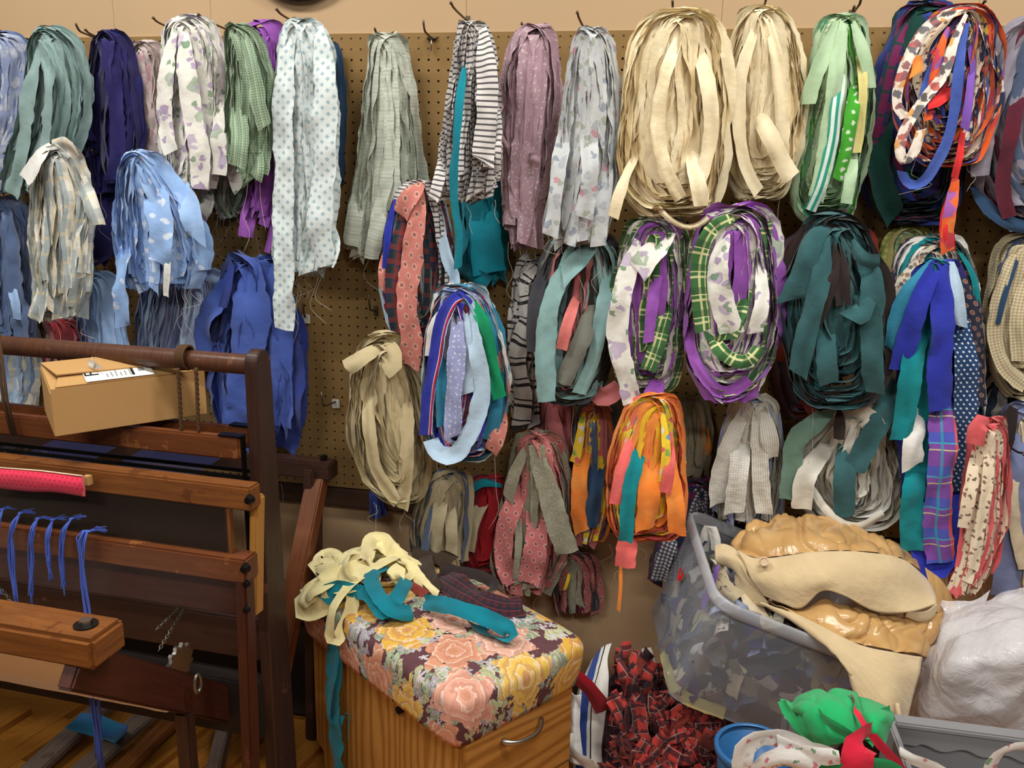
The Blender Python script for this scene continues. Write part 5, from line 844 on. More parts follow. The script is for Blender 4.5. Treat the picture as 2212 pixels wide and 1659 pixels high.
# ------------------------------------------------------------------ oak cabinet with a padded flowered top
ca = empty('file_cabinet', (.26, -.4, 0)); tag(ca, 'oak veneer cabinet with a padded flowered top and one chrome handle', 'cabinet')
zc, zb_ = .435, .105
a_ = onZ(675., 1350., zc)[:2]; b_ = onZ(988., 1592., zc)[:2]; ang = math.atan2(a_[1] - b_[1], a_[0] - b_[0])
Ls = float(np.hypot(*(a_ - b_))); Wf = .325
# local frame: origin near corner b, x along the long side panel (to a), y towards the drawer front's far end
e1 = np.array([math.cos(ang), math.sin(ang), 0]); e2 = np.array([-e1[1], e1[0], 0]); cfar = onZ(1222., 1462., zc)
if (cfar[:2] - b_) @ e2[:2] < 0: e2 = -e2
Mc = Matrix([[e1[0], e2[0], 0, b_[0]], [e1[1], e2[1], 0, b_[1]], [0, 0, 1, 0], [0, 0, 0, 1]])
ok = MT('oak_veneer')
def side(y0_, nm):
    """side panel with the notched back foot"""
    pr = [(0, .02), (Ls - .035, .02), (Ls - .035, zb_ - .02), (Ls, zb_), (Ls, zc), (0, zc)]
    V = [(x, y, z) for y in (y0_, y0_ + .018) for x, z in pr]; m_ = 6
    Fc = [tuple(range(m_)), tuple(range(11, 5, -1))] + [(i, i + m_, (i + 1) % m_ + m_, (i + 1) % m_) for i in range(m_)]
    me = mesh(nm, V, Fc); bm = bmesh.new(); bm.from_mesh(me); bmesh.ops.recalc_face_normals(bm, faces=bm.faces); bm.to_mesh(me); bm.free()
    l = me.uv_layers.new(name='UVMap')
    for p in me.polygons:
        for li in p.loop_indices:
            c = me.vertices[me.loops[li].vertex_index].co; l.data[li].uv = (c[0] + y0_, c[2] * 1.)
    o = link(nm, me, ok, None, False); o.matrix_world = Mc; put(o, ca); return o
side(0, 'side_panel'); side(Wf - .018, 'side_panel')
box('back_panel', np.array((Ls - .012, .018, .03)), np.array((Ls - .002, Wf - .018, zc - .01)), ok, ca, .001, Mc)
box('carcass_front', np.array((.0, .0185, .03)), np.array((.012, Wf - .0185, zc - .002)), ok, ca, .001, Mc)
def drawer(z0, z1):
    o = box('drawer_front', np.array((-.019, .004, z0)), np.array((-.001, Wf - .004, z1)), ok, ca, .003, Mc)
    r = Mc @ Vector((-.019, Wf * .5, (z0 + z1) / 2 + (z1 - z0) * .27)); out = -e1; al = e2
    t = np.linspace(-1, 1, 17); C = np.array(r)[None] + np.outer(t, al) * .058 + np.outer((1 - np.abs(t) ** 3.0) * .026, out) + np.outer(-.004 * (1 - t * t), (0, 0, 1))
    h = tube(C, .0045 + .003 * np.abs(t) ** 4, MT('steel'), None, 'handle', 10); h.parent = o; h.matrix_parent_inverse = o.matrix_world.inverted(); return o
bpy.context.view_layer.update()
d1 = drawer(.235, zc - .004); bpy.context.view_layer.update(); drawer(.035, .228)
box('plinth', np.array((-.01, -.02, 0)), np.array((Ls - .04, Wf - .03, .02)), MT('black_paint'), ca, .002, Mc)
q = Mc @ Vector((Ls * .33, -.001, zc - .035)); cyl('lock', np.array(q), np.array(q) - e2 * .012, .009, MT('dark_metal'), ca, 14)
# padded top: rounded superellipse cushion
nu, nv_ = 72, 22; V = []; UV = []; hx, hy_ = Ls / 2 + .036, Wf / 2 + .030
for j in range(nv_ + 1):
    ph = j / nv_
    if ph < .36: k_ = 1 - .0 * ph; z = -.012 + .092 * (ph / .36); s_ = .955 + .045 * math.sin(ph / .36 * math.pi / 2)
    else:
        t = (ph - .36) / .64; s_ = math.cos(t * math.pi / 2) ** .38 if t < 1 else 0; z = .080 + .045 * math.sin(t * math.pi / 2) ** .8
    for i in range(nu):
        th = 2 * math.pi * i / nu; c, s = math.cos(th), math.sin(th); e = .13 + .16 * max(0, (ph - .5))
        x = hx * s_ * math.copysign(abs(c) ** e, c); y = hy_ * s_ * math.copysign(abs(s) ** e, s)
        V.append((Ls / 2 + x, Wf / 2 + y, zc + z)); k2 = .06 * (1 - s_) if ph > .36 else 0
        ed = (1 - ph / .36) * .085 if ph < .36 else 0
        UV.append((x * (1 + ed / hx) + 1, y * (1 + ed / hy_) + 1))
Fc = [(j * nu + i, j * nu + (i + 1) % nu, (j + 1) * nu + (i + 1) % nu, (j + 1) * nu + i) for j in range(nv_) for i in range(nu)] + [tuple(range(nu - 1, -1, -1))]
me = mesh('padded_top', V, Fc, UV); bm = bmesh.new(); bm.from_mesh(me); bmesh.ops.remove_doubles(bm, verts=bm.verts, dist=.0002); bmesh.ops.recalc_face_normals(bm, faces=bm.faces); bm.to_mesh(me); bm.free()
o = link('padded_top', me, MT('chintz'), None); o.matrix_world = Mc; put(o, ca); o['label'] = 'padded top covered in flowered chintz'
# --- strips lying on the cushion
ZC = zc + .122
def lay(pts, wpx, mat, par, twist=0., name='strip', lift=0., curl=.1, n=None):
    """strip laid on the cushion: (x, y, height above cushion top)"""
    Q = spline(np.array(pts, float), n or 6 * len(pts)); C = onZ(Q[:, 0], Q[:, 1], ZC + Q[:, 2] + lift)
    w_ = wpx * np.mean((C - CAM) @ RW[2]) / F
    o = ribbon(C, w_, MT(mat), None, twist, n=len(C), world=True, face=(.05, -.55, .83), curl=curl, name=name, fold=.06); put(o, par); return o
ys = empty('butter_yellow_strips', tuple(onZ(780., 1240., ZC))); tag(ys, 'heap of pale butter yellow strips on the left of the padded top', 'fabric strips')
for pts, w_, t in [([(870, 1195, .03), (810, 1180, .06), (760, 1200, .07), (720, 1225, .05), (690, 1220, .03), (672, 1230, .02)], 44, [.2, .4, 0]),
                   ([(900, 1240, .01), (860, 1205, .04), (820, 1215, .07), (770, 1230, .07), (700, 1260, .05), (655, 1290, .02), (645, 1310, -.01), (680, 1318, -.01), (710, 1290, .03)], 46, [.1, .3, -.2, .6]),
                   ([(690, 1212, .02), (730, 1232, .05), (700, 1260, .06), (660, 1280, .03), (650, 1300, .0)], 46, [.2, 0]),
                   ([(790, 1215, .08), (800, 1170, .07), (825, 1165, .06), (845, 1190, .06), (880, 1210, .04)], 34, [.8, .3]),
                   ([(780, 1240, .07), (740, 1280, .05), (715, 1320, .02), (712, 1370, -.04), (722, 1392, -.06), (745, 1350, -.03), (762, 1310, .01), (760, 1280, .04)], 30, [.1, .4, .8, .2]),
                   ([(760, 1190, .08), (740, 1215, .08), (745, 1250, .07), (775, 1265, .05)], 30, [.5, .9]),
                   ([(845, 1225, .07), (870, 1245, .06), (860, 1250, .04), (845, 1240, .04)], 34, [0, .6]),
                   ([(885, 1215, .03), (905, 1250, .02), (925, 1275, .01), (945, 1290, .005)], 26, [.2, .6, .3])]: lay(pts, w_, 'butter', ys, t)
yr = np.random.default_rng(8)
for k in range(16):
    x0, y0_ = yr.uniform(730, 860), yr.uniform(1200, 1265); a0_ = yr.uniform(0, 6.28); da = yr.choice([-1, 1]) * yr.uniform(.5, 1.1); pts = []; h_ = yr.uniform(.03, .075) * (1 - abs(x0 - 790) / 220)
    for i in range(5):
        pts.append((x0, y0_, max(.004, h_ * (1 - .12 * i)) + yr.normal(0, .006))); x0 += math.cos(a0_) * 26; y0_ += math.sin(a0_) * 16; a0_ += da
    lay(pts, yr.uniform(20, 32), 'butter', ys, [yr.normal(0, .5), yr.normal(0, .6), yr.normal(0, .5)], curl=.16)
tl_ = empty('teal_strip', tuple(onZ(880., 1300., ZC))); tag(tl_, 'long teal wool strip curling over the padded top and down the side', 'fabric strip')
for pts, w_, t in [([(915, 1300, .03), (960, 1305, .05), (1010, 1320, .05), (1060, 1340, .04), (1105, 1362, .035), (1100, 1382, .01), (1050, 1372, .005), (1030, 1350, .01)], 36, [.5, .1, .2, 1.0, .6]),
                   ([(830, 1225, .06), (800, 1240, .07), (820, 1290, .06), (850, 1320, .04), (890, 1325, .02)], 34, [.2, -.2, .4]),
                   ([(760, 1275, .04), (800, 1285, .05), (830, 1330, .03), (870, 1270, .05), (880, 1250, .05)], 32, [.6, .2, .8]),
                   ([(700, 1300, .02), (715, 1270, .05), (740, 1270, .05), (770, 1280, .04)], 36, [.7, .9, .5])]: lay(pts, w_, 'teal', tl_, t)
q = [(712, 1330, .02), (706, 1380, -.04)]
top = onZ(708., 1340., zc + .03); pts = [(706, 1300, .40), (712, 1350, .45), (722, 1420, .455), (716, 1500, .455), (724, 1570, .455), (728, 1640, .455), (728, 1720, .455)]
o = ribbon(pts, 44, MT('teal'), None, [.1, 0, .15], curl=.1, face=(-.4, -.9, .1)); put(o, tl_)
o = ribbon([(735, 1340, .46), (722, 1440, .465), (708, 1540, .465), (722, 1575, .465), (732, 1545, .465)], 26, MT('teal'), None, [.3, .5, .2], curl=.1, face=(-.4, -.9, .1)); put(o, tl_)
put(tube(px([(742, 1540, .45), (756, 1545, .46), (752, 1570, .46), (750, 1600, .46)]), .0014, MT('teal'), None, 'thread', 5), tl_)
pl_ = empty('tartan_strips', tuple(onZ(1020., 1280., ZC))); tag(pl_, 'folded dark red tartan strips with a fuzzy black edge on the padded top', 'fabric strips')
for pts, w_, t in [([(945, 1240, .02), (980, 1262, .03), (1020, 1290, .03), (1070, 1310, .02), (1125, 1312, .015)], 56, [.1, 0]), ([(1130, 1315, .012), (1080, 1318, .01), (1020, 1305, .008), (960, 1270, .006)], 44, 0.)]: lay(pts, w_, 'dark_plaid', pl_, t)
for pts, w_ in [([(950, 1228, .04), (1000, 1235, .045), (1050, 1248, .04), (1072, 1265, .03), (1050, 1278, .03)], 26)]: lay(pts, w_, 'brown_black', pl_, [.4, .2, .8])
bn = empty('brown_strip', tuple(onZ(915., 1210., ZC))); tag(bn, 'short dark brown strip lying behind the yellow heap', 'fabric strip')
for pts, w_, t in [([(890, 1195, .03), (930, 1195, .035), (975, 1215, .02)], 36, .2), ([(915, 1200, .03), (925, 1240, .025), (935, 1280, .01)], 36, 0.)]: lay(pts, w_, 'dark_brown', bn, t)
og = empty('orange_stripe_scrap', tuple(onZ(770., 1255., ZC))); tag(og, 'small orange and white striped scrap under the yellow heap', 'fabric scrap')
lay([(748, 1252, .05), (775, 1240, .06), (800, 1250, .05)], 22, 'orange', og, .2); lay([(885, 1262, .01), (905, 1275, .012), (920, 1285, .008)], 20, 'rust', og, .3)
# ------------------------------------------------------------------ tub of scraps, coat, bag, crate and heaps
def rodr(w_):
    t = np.linalg.norm(w_); k = np.array(w_) / t; K = np.array([[0, -k[2], k[1]], [k[2], 0, -k[0]], [-k[1], k[0], 0]]); return np.eye(3) + math.sin(t) * K + (1 - math.cos(t)) * K @ K
TS = 1.08127; TR = rodr([.074668, .392258, .177417]); TK = .95; TS *= TK; TP = CAM + (np.array([.909282, -.415991, .397882]) - CAM) * TK; TL, TW, TH = .40 * TS, .33 * TS, .28 * TS
def tl(v): return TR @ np.array(v, float) + TP
tb = empty('plastic_tub', tuple(tl((TL / 2, TW / 2, 0)))); tag(tb, 'tilted clear plastic tub full of cloth scraps under the coat', 'tub')
def rr_loop(x0, y0, x1, y1, r, z, k=6):
    out = []
    for cx, cy, a0 in ((x1 - r, y1 - r, 0), (x0 + r, y1 - r, 90), (x0 + r, y0 + r, 180), (x1 - r, y0 + r, 270)):
        for i in range(k + 1):
            a = math.radians(a0 + 90 * i / k); out.append((cx + r * math.cos(a), cy + r * math.sin(a), z))
    return out
def shell(name, loops, mat, par, cap=True):
    n = len(loops[0]); V = [tl(p) for L in loops for p in L]; Fc = []
    for j in range(len(loops) - 1): Fc += [(j * n + i, j * n + (i + 1) % n, (j + 1) * n + (i + 1) % n, (j + 1) * n + i) for i in range(n)]
    if cap: Fc.append(tuple(range(n)))
    o = link(name, mesh(name, V, Fc), mat, None); put(o, par); return o
tp = .02
L_ = [rr_loop(-tp * t - (.0), -tp * t, TL + tp * t, TW + tp * t, .03 + .01 * t, TH * t) for t in (0, .25, .5, .75, .95)]
sh = shell('wall', [rr_loop(.012, .012, TL - .012, TW - .012, .025, .0)] + [rr_loop(-tp * t, -tp * t, TL + tp * t, TW + tp * t, .032 + .01 * t, TH * t) for t in (.05, .3, .6, .9)], MT('clear_plastic'), tb)
sh.modifiers.new('t', 'SOLIDIFY').thickness = .002
shell('rim', [rr_loop(-tp - a, -tp - a, TL + tp + a, TW + tp + a, .042 + a, TH * z) for a, z in ((0, .90), (.008, .905), (.011, .93), (.011, .985), (.008, 1.0), (.003, 1.0), (0, .985), (0, .91))], MT('frosted_rim'), tb, False)
q = tl((-tp - .002, TW * .55, TH * .62)); 
st = empty('red_mark', tuple(q)); 
o = ribbon(np.array([tl((-tp * .8 - .004, TW * .70, TH * .66)), tl((-tp * .8 - .004, TW * .62, TH * .60)), tl((-tp * .8 - .004, TW * .60, TH * .68))]), .012, MT('red_sticker'), None, n=8, world=True, face=tuple(-TR[:, 0]), curl=0, name='red_sticker'); put(o, tb); bpy.data.objects.remove(st)
# scraps inside, every piece its own thing
sr = np.random.default_rng(4)
kinds = [('linen', 'beige linen'), ('calico', 'brown calico print'), ('royal_dark', 'dark blue'), ('charcoal', 'charcoal'), ('slate', 'slate grey'), ('brown_black', 'brown black'), ('cream_print', 'cream'), ('lavender', 'lavender'), ('violet', 'violet'), ('blue_floral', 'blue print'), ('khaki', 'khaki'), ('ivory', 'ivory'), ('navy', 'navy'), ('dark_plaid', 'dark plaid')]
wts = np.array([2.2, 1.6, 2.4, 2.2, 2, 1.6, 1.6, 1, .6, 1.2, 1.6, 1, 2, 1.2]); wts /= wts.sum()
for k in range(150):
    ki = sr.choice(len(kinds), p=wts); mt, cn = kinds[ki]
    f_ = k % 3
    if f_ == 0: c = np.array([.012 + sr.uniform(0, .03), sr.uniform(.03, TW - .03), sr.uniform(.02, TH * .86)]); nrm = np.array([-1., sr.normal(0, .35), sr.normal(0, .35)])
    elif f_ == 1: c = np.array([sr.uniform(.03, TL - .03), .012 + sr.uniform(0, .03), sr.uniform(.02, TH * .80)]); nrm = np.array([sr.normal(0, .35), -1., sr.normal(0, .35)])
    else: c = np.array([sr.uniform(.04, TL * .6), sr.uniform(.04, TW - .04), TH * sr.uniform(.6, .86)]); nrm = np.array([sr.normal(0, .5), sr.normal(0, .5), 1.])
    nrm = unit(nrm); t_ = unit(np.cross(nrm, sr.normal(0, 1, 3))); l_ = sr.uniform(.05, .12); b_ = np.cross(nrm, t_)
    pts = [c + t_ * l_ * (s_ - .5) + nrm * sr.normal(0, .008) + b_ * sr.normal(0, .008) for s_ in (0, .33, .66, 1)]
    pts = [np.clip(p, (.012, .012, .012), (TL - .012, TW - .012, TH * .93)) for p in pts]
    o = ribbon(np.array([tl(p) for p in pts]), sr.uniform(.022, .05), MT(mt), None, [sr.normal(0, .3), sr.normal(0, .4)], n=9, world=True, face=tuple(TR @ nrm), curl=.15, name='fabric_scrap')
    tag(o, '%s cloth scrap among the pile inside the clear tub' % cn, 'fabric scrap', '%s scraps in the tub' % cn)
for nm, mt, lb, pts, w_ in [('fabric_scrap', 'ivory', 'wide ivory scrap pressed against the front of the tub', [(.17, .012, .13), (.22, .012, .125), (.27, .014, .12)], .045), ('fabric_scrap', 'cream_print', 'upright tan scrap standing at the front of the tub', [(.115, .011, .14), (.12, .011, .10), (.13, .012, .06)], .028), ('fabric_scrap', 'light_yellow', 'pale yellow scrap along the lower left bottom edge of the tub', [(.012, .16, .015), (.012, .06, .014), (.03, .014, .014), (.14, .013, .012)], .03)]:
    o = ribbon(np.array([tl(p) for p in pts]), w_, MT(mt), None, 0., n=12, world=True, face=tuple(TR @ np.array((-.4, -.9, 0))), curl=.05, name=nm); tag(o, lb, 'fabric scrap', 'scraps in the tub')
o = ribbon([(1520, 1190, .22), (1524, 1160, .23), (1532, 1130, .23), (1542, 1150, .24), (1546, 1190, .24)], 22, MT('white'), None, [.2, .5], curl=.2, name='fabric_scrap'); tag(o, 'small white folded scrap standing up inside the left rim of the tub', 'fabric scrap')
o = ribbon([(1530, 1200, .24), (1545, 1220, .25), (1560, 1250, .28), (1580, 1275, .3)], 30, MT('olive_grey'), None, [.2, .5], curl=.2, name='fabric_scrap'); tag(o, 'olive grey scrap between the tub rim and the coat', 'fabric scrap')
# --- coat
ct = empty('wool_coat', tuple(px([(1800, 1300, .45)])[0])); tag(ct, 'beige wool coat with shiny gold satin lining heaped over the tub', 'coat')
def cp(name, rows, mat, thick=.004, wr=0., ws=9., seed=0, nu=46, nv=34): return put(patch(name, [[(p[0], p[1], p[2] + .05) for p in r_] for r_ in rows], MT(mat), None, nu, nv, thick, wr, ws, False, seed, 'fold' if mat == 'gold_satin' else 'soft'), ct)
cp('satin_lining', [[(1578, 1178, .20), (1625, 1128, .17), (1715, 1112, .16), (1800, 1122, .16), (1870, 1145, .165), (1930, 1165, .17), (1975, 1200, .19)],
                    [(1585, 1184, .25), (1640, 1150, .25), (1720, 1140, .25), (1800, 1150, .25), (1870, 1165, .25), (1930, 1180, .24), (1978, 1212, .23)],
                    [(1592, 1190, .29), (1650, 1178, .30), (1730, 1166, .31), (1805, 1168, .31), (1875, 1178, .30), (1935, 1192, .28), (1980, 1222, .26)],
                    [(1600, 1200, .31), (1655, 1206, .33), (1740, 1196, .34), (1810, 1192, .34), (1880, 1196, .33), (1940, 1204, .31), (1985, 1232, .28)]], 'gold_satin', .002, .016, 11., 11, 90, 60)
cp('hem_band', [[(1592, 1190, .325), (1640, 1208, .345), (1740, 1196, .355), (1810, 1192, .355), (1885, 1196, .345), (1950, 1210, .32), (2000, 1250, .28)],
                [(1608, 1216, .35), (1660, 1232, .375), (1740, 1228, .385), (1810, 1222, .385), (1885, 1228, .375), (1955, 1240, .345), (2012, 1270, .30)],
                [(1622, 1248, .37), (1670, 1262, .395), (1735, 1262, .405), (1800, 1252, .405), (1880, 1268, .395), (1955, 1280, .365), (2020, 1290, .32)],
                [(1650, 1285, .38), (1690, 1302, .40), (1730, 1312, .405), (1775, 1276, .405), (1820, 1285, .41), (1890, 1320, .40), (1965, 1322, .385), (2022, 1305, .345)]], 'beige_wool', .006, .0012, 7., 2, 60, 30)
cp('hem_roll', [[(1960, 1318, .385), (1985, 1322, .37), (2005, 1318, .355), (2022, 1304, .345)], [(1955, 1330, .37), (1985, 1340, .36), (2010, 1334, .345), (2026, 1310, .335)], [(1952, 1326, .33), (1985, 1332, .325), (2008, 1324, .32), (2018, 1304, .32)]], 'beige_wool', .005)
cp('front_edge', [[(1545, 1180, .27), (1560, 1176, .28), (1580, 1182, .29), (1600, 1195, .32)], [(1546, 1200, .30), (1565, 1196, .31), (1590, 1204, .33), (1612, 1222, .35)], [(1552, 1215, .31), (1572, 1206, .33), (1598, 1220, .345), (1618, 1250, .365)], [(1600, 1235, .33), (1600, 1250, .345), (1618, 1275, .36), (1655, 1295, .375)], [(1588, 1240, .32), (1592, 1272, .34), (1615, 1300, .36), (1662, 1312, .375)]], 'beige_wool', .005, 0, 9., 1, 24, 30)
cp('satin_inside', [[(1655, 1298, .36), (1730, 1318, .39), (1780, 1296, .38), (1850, 1312, .38), (1920, 1330, .37), (1990, 1334, .34), (2040, 1320, .31)],
                    [(1680, 1308, .39), (1740, 1330, .42), (1800, 1322, .42), (1860, 1336, .42), (1925, 1352, .405), (1990, 1366, .375), (2030, 1360, .34)],
                    [(1700, 1318, .41), (1760, 1344, .44), (1820, 1356, .445), (1880, 1370, .445), (1935, 1384, .43), (1985, 1392, .40), (2010, 1395, .37)],
                    [(1715, 1328, .42), (1780, 1358, .455), (1840, 1386, .465), (1890, 1398, .465), (1940, 1408, .455), (1980, 1412, .43), (2000, 1420, .39)]], 'gold_satin', .002, .016, 10., 5, 90, 60)
cp('lower_panel', [[(1640, 1300, .385), (1720, 1328, .425), (1790, 1362, .46), (1860, 1395, .475), (1930, 1410, .47), (1990, 1420, .43)],
                   [(1690, 1328, .41), (1750, 1362, .46), (1810, 1400, .49), (1870, 1430, .50), (1930, 1444, .495), (1985, 1450, .46)],
                   [(1770, 1372, .46), (1800, 1410, .495), (1840, 1440, .515), (1885, 1470, .525), (1930, 1480, .52), (1975, 1485, .48)],
                   [(1822, 1420, .50), (1835, 1450, .52), (1860, 1490, .535), (1895, 1512, .545), (1930, 1520, .54), (1965, 1525, .50)],
                   [(1838, 1470, .52), (1850, 1500, .535), (1872, 1540, .55), (1905, 1556, .555), (1930, 1562, .55), (1955, 1570, .52)],
                   [(1860, 1540, .53), (1875, 1560, .545), (1892, 1590, .56), (1915, 1600, .56), (1935, 1605, .555), (1950, 1610, .53)]], 'beige_wool', .006, .0015, 6., 7, 50, 44)
cp('satin_flap', [[(2000, 1226, .27), (2025, 1245, .26), (2045, 1270, .25), (2062, 1308, .24)], [(2010, 1262, .29), (2030, 1285, .28), (2045, 1310, .27), (2055, 1335, .26)], [(2015, 1310, .32), (2030, 1335, .31), (2035, 1360, .30), (2030, 1375, .30)]], 'gold_satin', .002, .004, 7., 9, 30, 30)
put(tube(px([(1938, 1520, .605), (1945, 1560, .61), (1950, 1595, .61)]), .004, MT('beige_wool'), None, 'seam', 6), ct)
q = px([(1650, 1213, .425)])[0]; nb = unit(CAM - q); cyl('button', q - nb * .002, q + nb * .004, .0105, MT('button'), ct, 22)
put(tube(np.array([q + nb * .0045 + .0085 * (math.cos(t) * np.array([1, 0, 0]) + math.sin(t) * unit(np.cross(nb, (1, 0, 0)))) for t in np.linspace(0, 6.28, 21)[:-1]]), .0016, MT('button'), None, 'button_rim', 5, True), ct)
# --- clear plastic bag
bg = empty('plastic_bag', tuple(px([(2120, 1450, .5)])[0])); tag(bg, 'crumpled translucent white plastic bag at the right edge', 'bag')
for off, sd in ((0, 21), (-.05, 23)):
    put(patch('film', [[(2040, 1318, .36 + off), (2100, 1300, .36 + off), (2170, 1280, .37 + off), (2260, 1262, .36 + off), (2330, 1260, .33 + off)],
                   [(2005, 1370, .36 + off), (2060, 1360, .50 + off), (2140, 1345, .53 + off), (2240, 1330, .53 + off), (2330, 1330, .48 + off)],
                   [(1985, 1430, .40 + off), (2040, 1430, .57 + off), (2130, 1425, .62 + off), (2240, 1415, .62 + off), (2330, 1410, .55 + off)],
                   [(1975, 1500, .44 + off), (2030, 1500, .56 + off), (2130, 1500, .61 + off), (2240, 1500, .61 + off), (2330, 1500, .58 + off)],
                   [(1972, 1560, .46 + off), (2030, 1570, .55 + off), (2130, 1580, .59 + off), (2240, 1590, .59 + off), (2330, 1600, .58 + off)],
                   [(1972, 1620, .46 + off), (2030, 1640, .52 + off), (2130, 1660, .54 + off), (2240, 1680, .54 + off), (2330, 1690, .55 + off)]], MT('bag_plastic'), None, 150, 120, 0, .022, 4., False, sd, 'crumple'), bg)
put(patch('folded_corner', [[(2020, 1290, .33), (2060, 1298, .34), (2100, 1300, .34), (2140, 1285, .33)], [(2035, 1310, .35), (2065, 1318, .36), (2100, 1318, .36), (2130, 1305, .35)], [(2045, 1335, .37), (2070, 1345, .39), (2100, 1340, .39), (2120, 1325, .37)]], MT('bag_plastic'), None, 40, 30, 0, .014, 5., False, 3, 'crumple'), bg)
# --- grey crate with a scalloped inner edge
gc = empty('grey_crate', tuple(px([(2080, 1640, .75)])[0])); tag(gc, 'grey plastic crate with a scalloped front edge at lower right', 'crate')
pA = px([(1932, 1565, .70)])[0]; pB = px([(2240, 1612, .70)])[0]; dA = unit(pB - pA); dA[2] = 0; dA = unit(dA); pA[2] = (pA[2] + pB[2]) / 2
def scallop(name, p, L_, h, th, amp):
    n = 60; V = []; nrm = unit(np.cross(dA, UP))
    for s_ in (0, th):
        for i in range(n + 1):
            t = i / n * L_; e_ = 0 if .06 < t / L_ < .0 else 1
            V.append(p + dA * t - nrm * s_); V.append(p + dA * t - nrm * s_ - UP * (h + amp * math.sin(t * 90) * (1 if i > 6 else 0)))
    m_ = 2 * (n + 1); Fc = []
    for i in range(n):
        a = 2 * i; Fc += [(a, a + 2, a + 3, a + 1), (m_ + a, m_ + a + 1, m_ + a + 3, m_ + a + 2), (a, m_ + a, m_ + a + 2, a + 2), (a + 1, a + 3, m_ + a + 3, m_ + a + 1)]
    put(link(name, mesh(name, V, Fc), MT('grey_plastic'), None, False), gc)
scallop('back_wall', pA, .42, .035, .012, .005)
box('rim', np.array((0, -.004, -.002)), np.array((.42, .026, .010)), MT('grey_plastic'), gc, .003, Matrix([[dA[0], -dA[1], 0, pA[0]], [dA[1], dA[0], 0, pA[1]], [0, 0, 1, pA[2]], [0, 0, 0, 1]]))
Mg = Matrix([[dA[0], -dA[1], 0, pA[0]], [dA[1], dA[0], 0, pA[1]], [0, 0, 1, pA[2]], [0, 0, 0, 1]])
box('side_wall', np.array((-.012, -.30, -.20)), np.array((0, .026, .010)), MT('grey_plastic'), gc, .003, Mg); box('side_wall', np.array((.42, -.30, -.20)), np.array((.432, .026, .010)), MT('grey_plastic'), gc, .003, Mg); box('bottom', np.array((0, -.30, -.205)), np.array((.42, .026, -.195)), MT('grey_plastic'), gc, .002, Mg); box('back_panel', np.array((0, .012, -.20)), np.array((.42, .026, -.002)), MT('grey_plastic'), gc, .002, Mg)
g2 = empty('grey_box', tuple(px([(1700, 1640, .62)])[0])); tag(g2, 'light grey box corner showing behind the green cloth', 'box')
qa = px([(1694, 1545, .62)])[0]; box('side_wall', qa + np.array((0, -.01, -.10)), qa + np.array((.008, .03, 0)), MT('grey_plastic'), g2, .003); box('front_wall', qa + np.array((.008, -.01, -.10)), qa + np.array((.06, -.004, -.004)), MT('grey_plastic'), g2, .002)
# --- green cloth bundle with red ribbon
gb = empty('green_cloth', tuple(px([(1810, 1570, .8)])[0])); tag(gb, 'bright green cloth bundle gathered beside the grey crate', 'cloth')
def gp(rows, name='fold', wr=.002, sd=0, mat='kelly_green'): return put(patch(name, rows, MT(mat), None, 60, 44, .002, wr * 2.2, 9., False, sd, 'fold', (.8, 0, .6)), gb)
gp([[(1686, 1512, .74), (1720, 1508, .76), (1770, 1490, .77), (1810, 1488, .77), (1850, 1500, .76)], [(1700, 1545, .80), (1735, 1530, .84), (1790, 1520, .85), (1830, 1525, .85), (1860, 1540, .83)], [(1715, 1585, .82), (1760, 1580, .87), (1800, 1575, .885), (1840, 1580, .88), (1870, 1590, .86)], [(1740, 1618, .82), (1780, 1612, .87), (1815, 1605, .89), (1850, 1600, .89), (1880, 1600, .87)]], wr=.004, sd=31)
gp([[(1845, 1504, .76), (1880, 1512, .765), (1915, 1528, .77), (1930, 1540, .77)], [(1850, 1545, .82), (1880, 1540, .84), (1910, 1545, .84), (1928, 1555, .82)], [(1862, 1590, .85), (1885, 1578, .87), (1905, 1575, .86), (1920, 1580, .83)], [(1875, 1604, .86), (1895, 1600, .87), (1910, 1606, .86), (1912, 1615, .84)]], wr=.002, sd=33)
for pts, w_, t in [([(1688, 1514, .79), (1705, 1545, .82), (1730, 1580, .84), (1760, 1600, .85)], 26, [.6, .2]), ([(1770, 1545, .87), (1800, 1570, .90), (1850, 1595, .90)], 30, [.4, .8]), ([(1925, 1540, .79), (1890, 1560, .84), (1870, 1600, .87)], 34, [.3, .6]), ([(1760, 1645, .92), (1810, 1650, .94), (1870, 1650, .94), (1930, 1655, .93), (1960, 1690, .93)], 34, [.2, .4])]: put(ribbon(pts, w_, MT('kelly_green'), None, t, curl=.12), gb)
rr_ = empty('red_ribbon', tuple(px([(1860, 1610, .9)])[0])); tag(rr_, 'red wool ribbon looped around the green cloth bundle', 'ribbon')
put(ribbon([(1838, 1500, .80), (1855, 1545, .875), (1878, 1585, .905)], 13, MT('scarlet'), None, [.3, .1], curl=.05), rr_)
put(ribbon([(1880, 1584, .90), (1862, 1600, .935), (1855, 1640, .945), (1855, 1700, .94)], 72, MT('scarlet'), None, [.0, 0], curl=.06, taper=[.8, 1, 1, 1]), rr_)
put(ribbon([(1882, 1585, .90), (1905, 1615, .91), (1935, 1645, .91), (1960, 1680, .91)], 22, MT('scarlet'), None, [.6, .5], curl=.05), rr_)
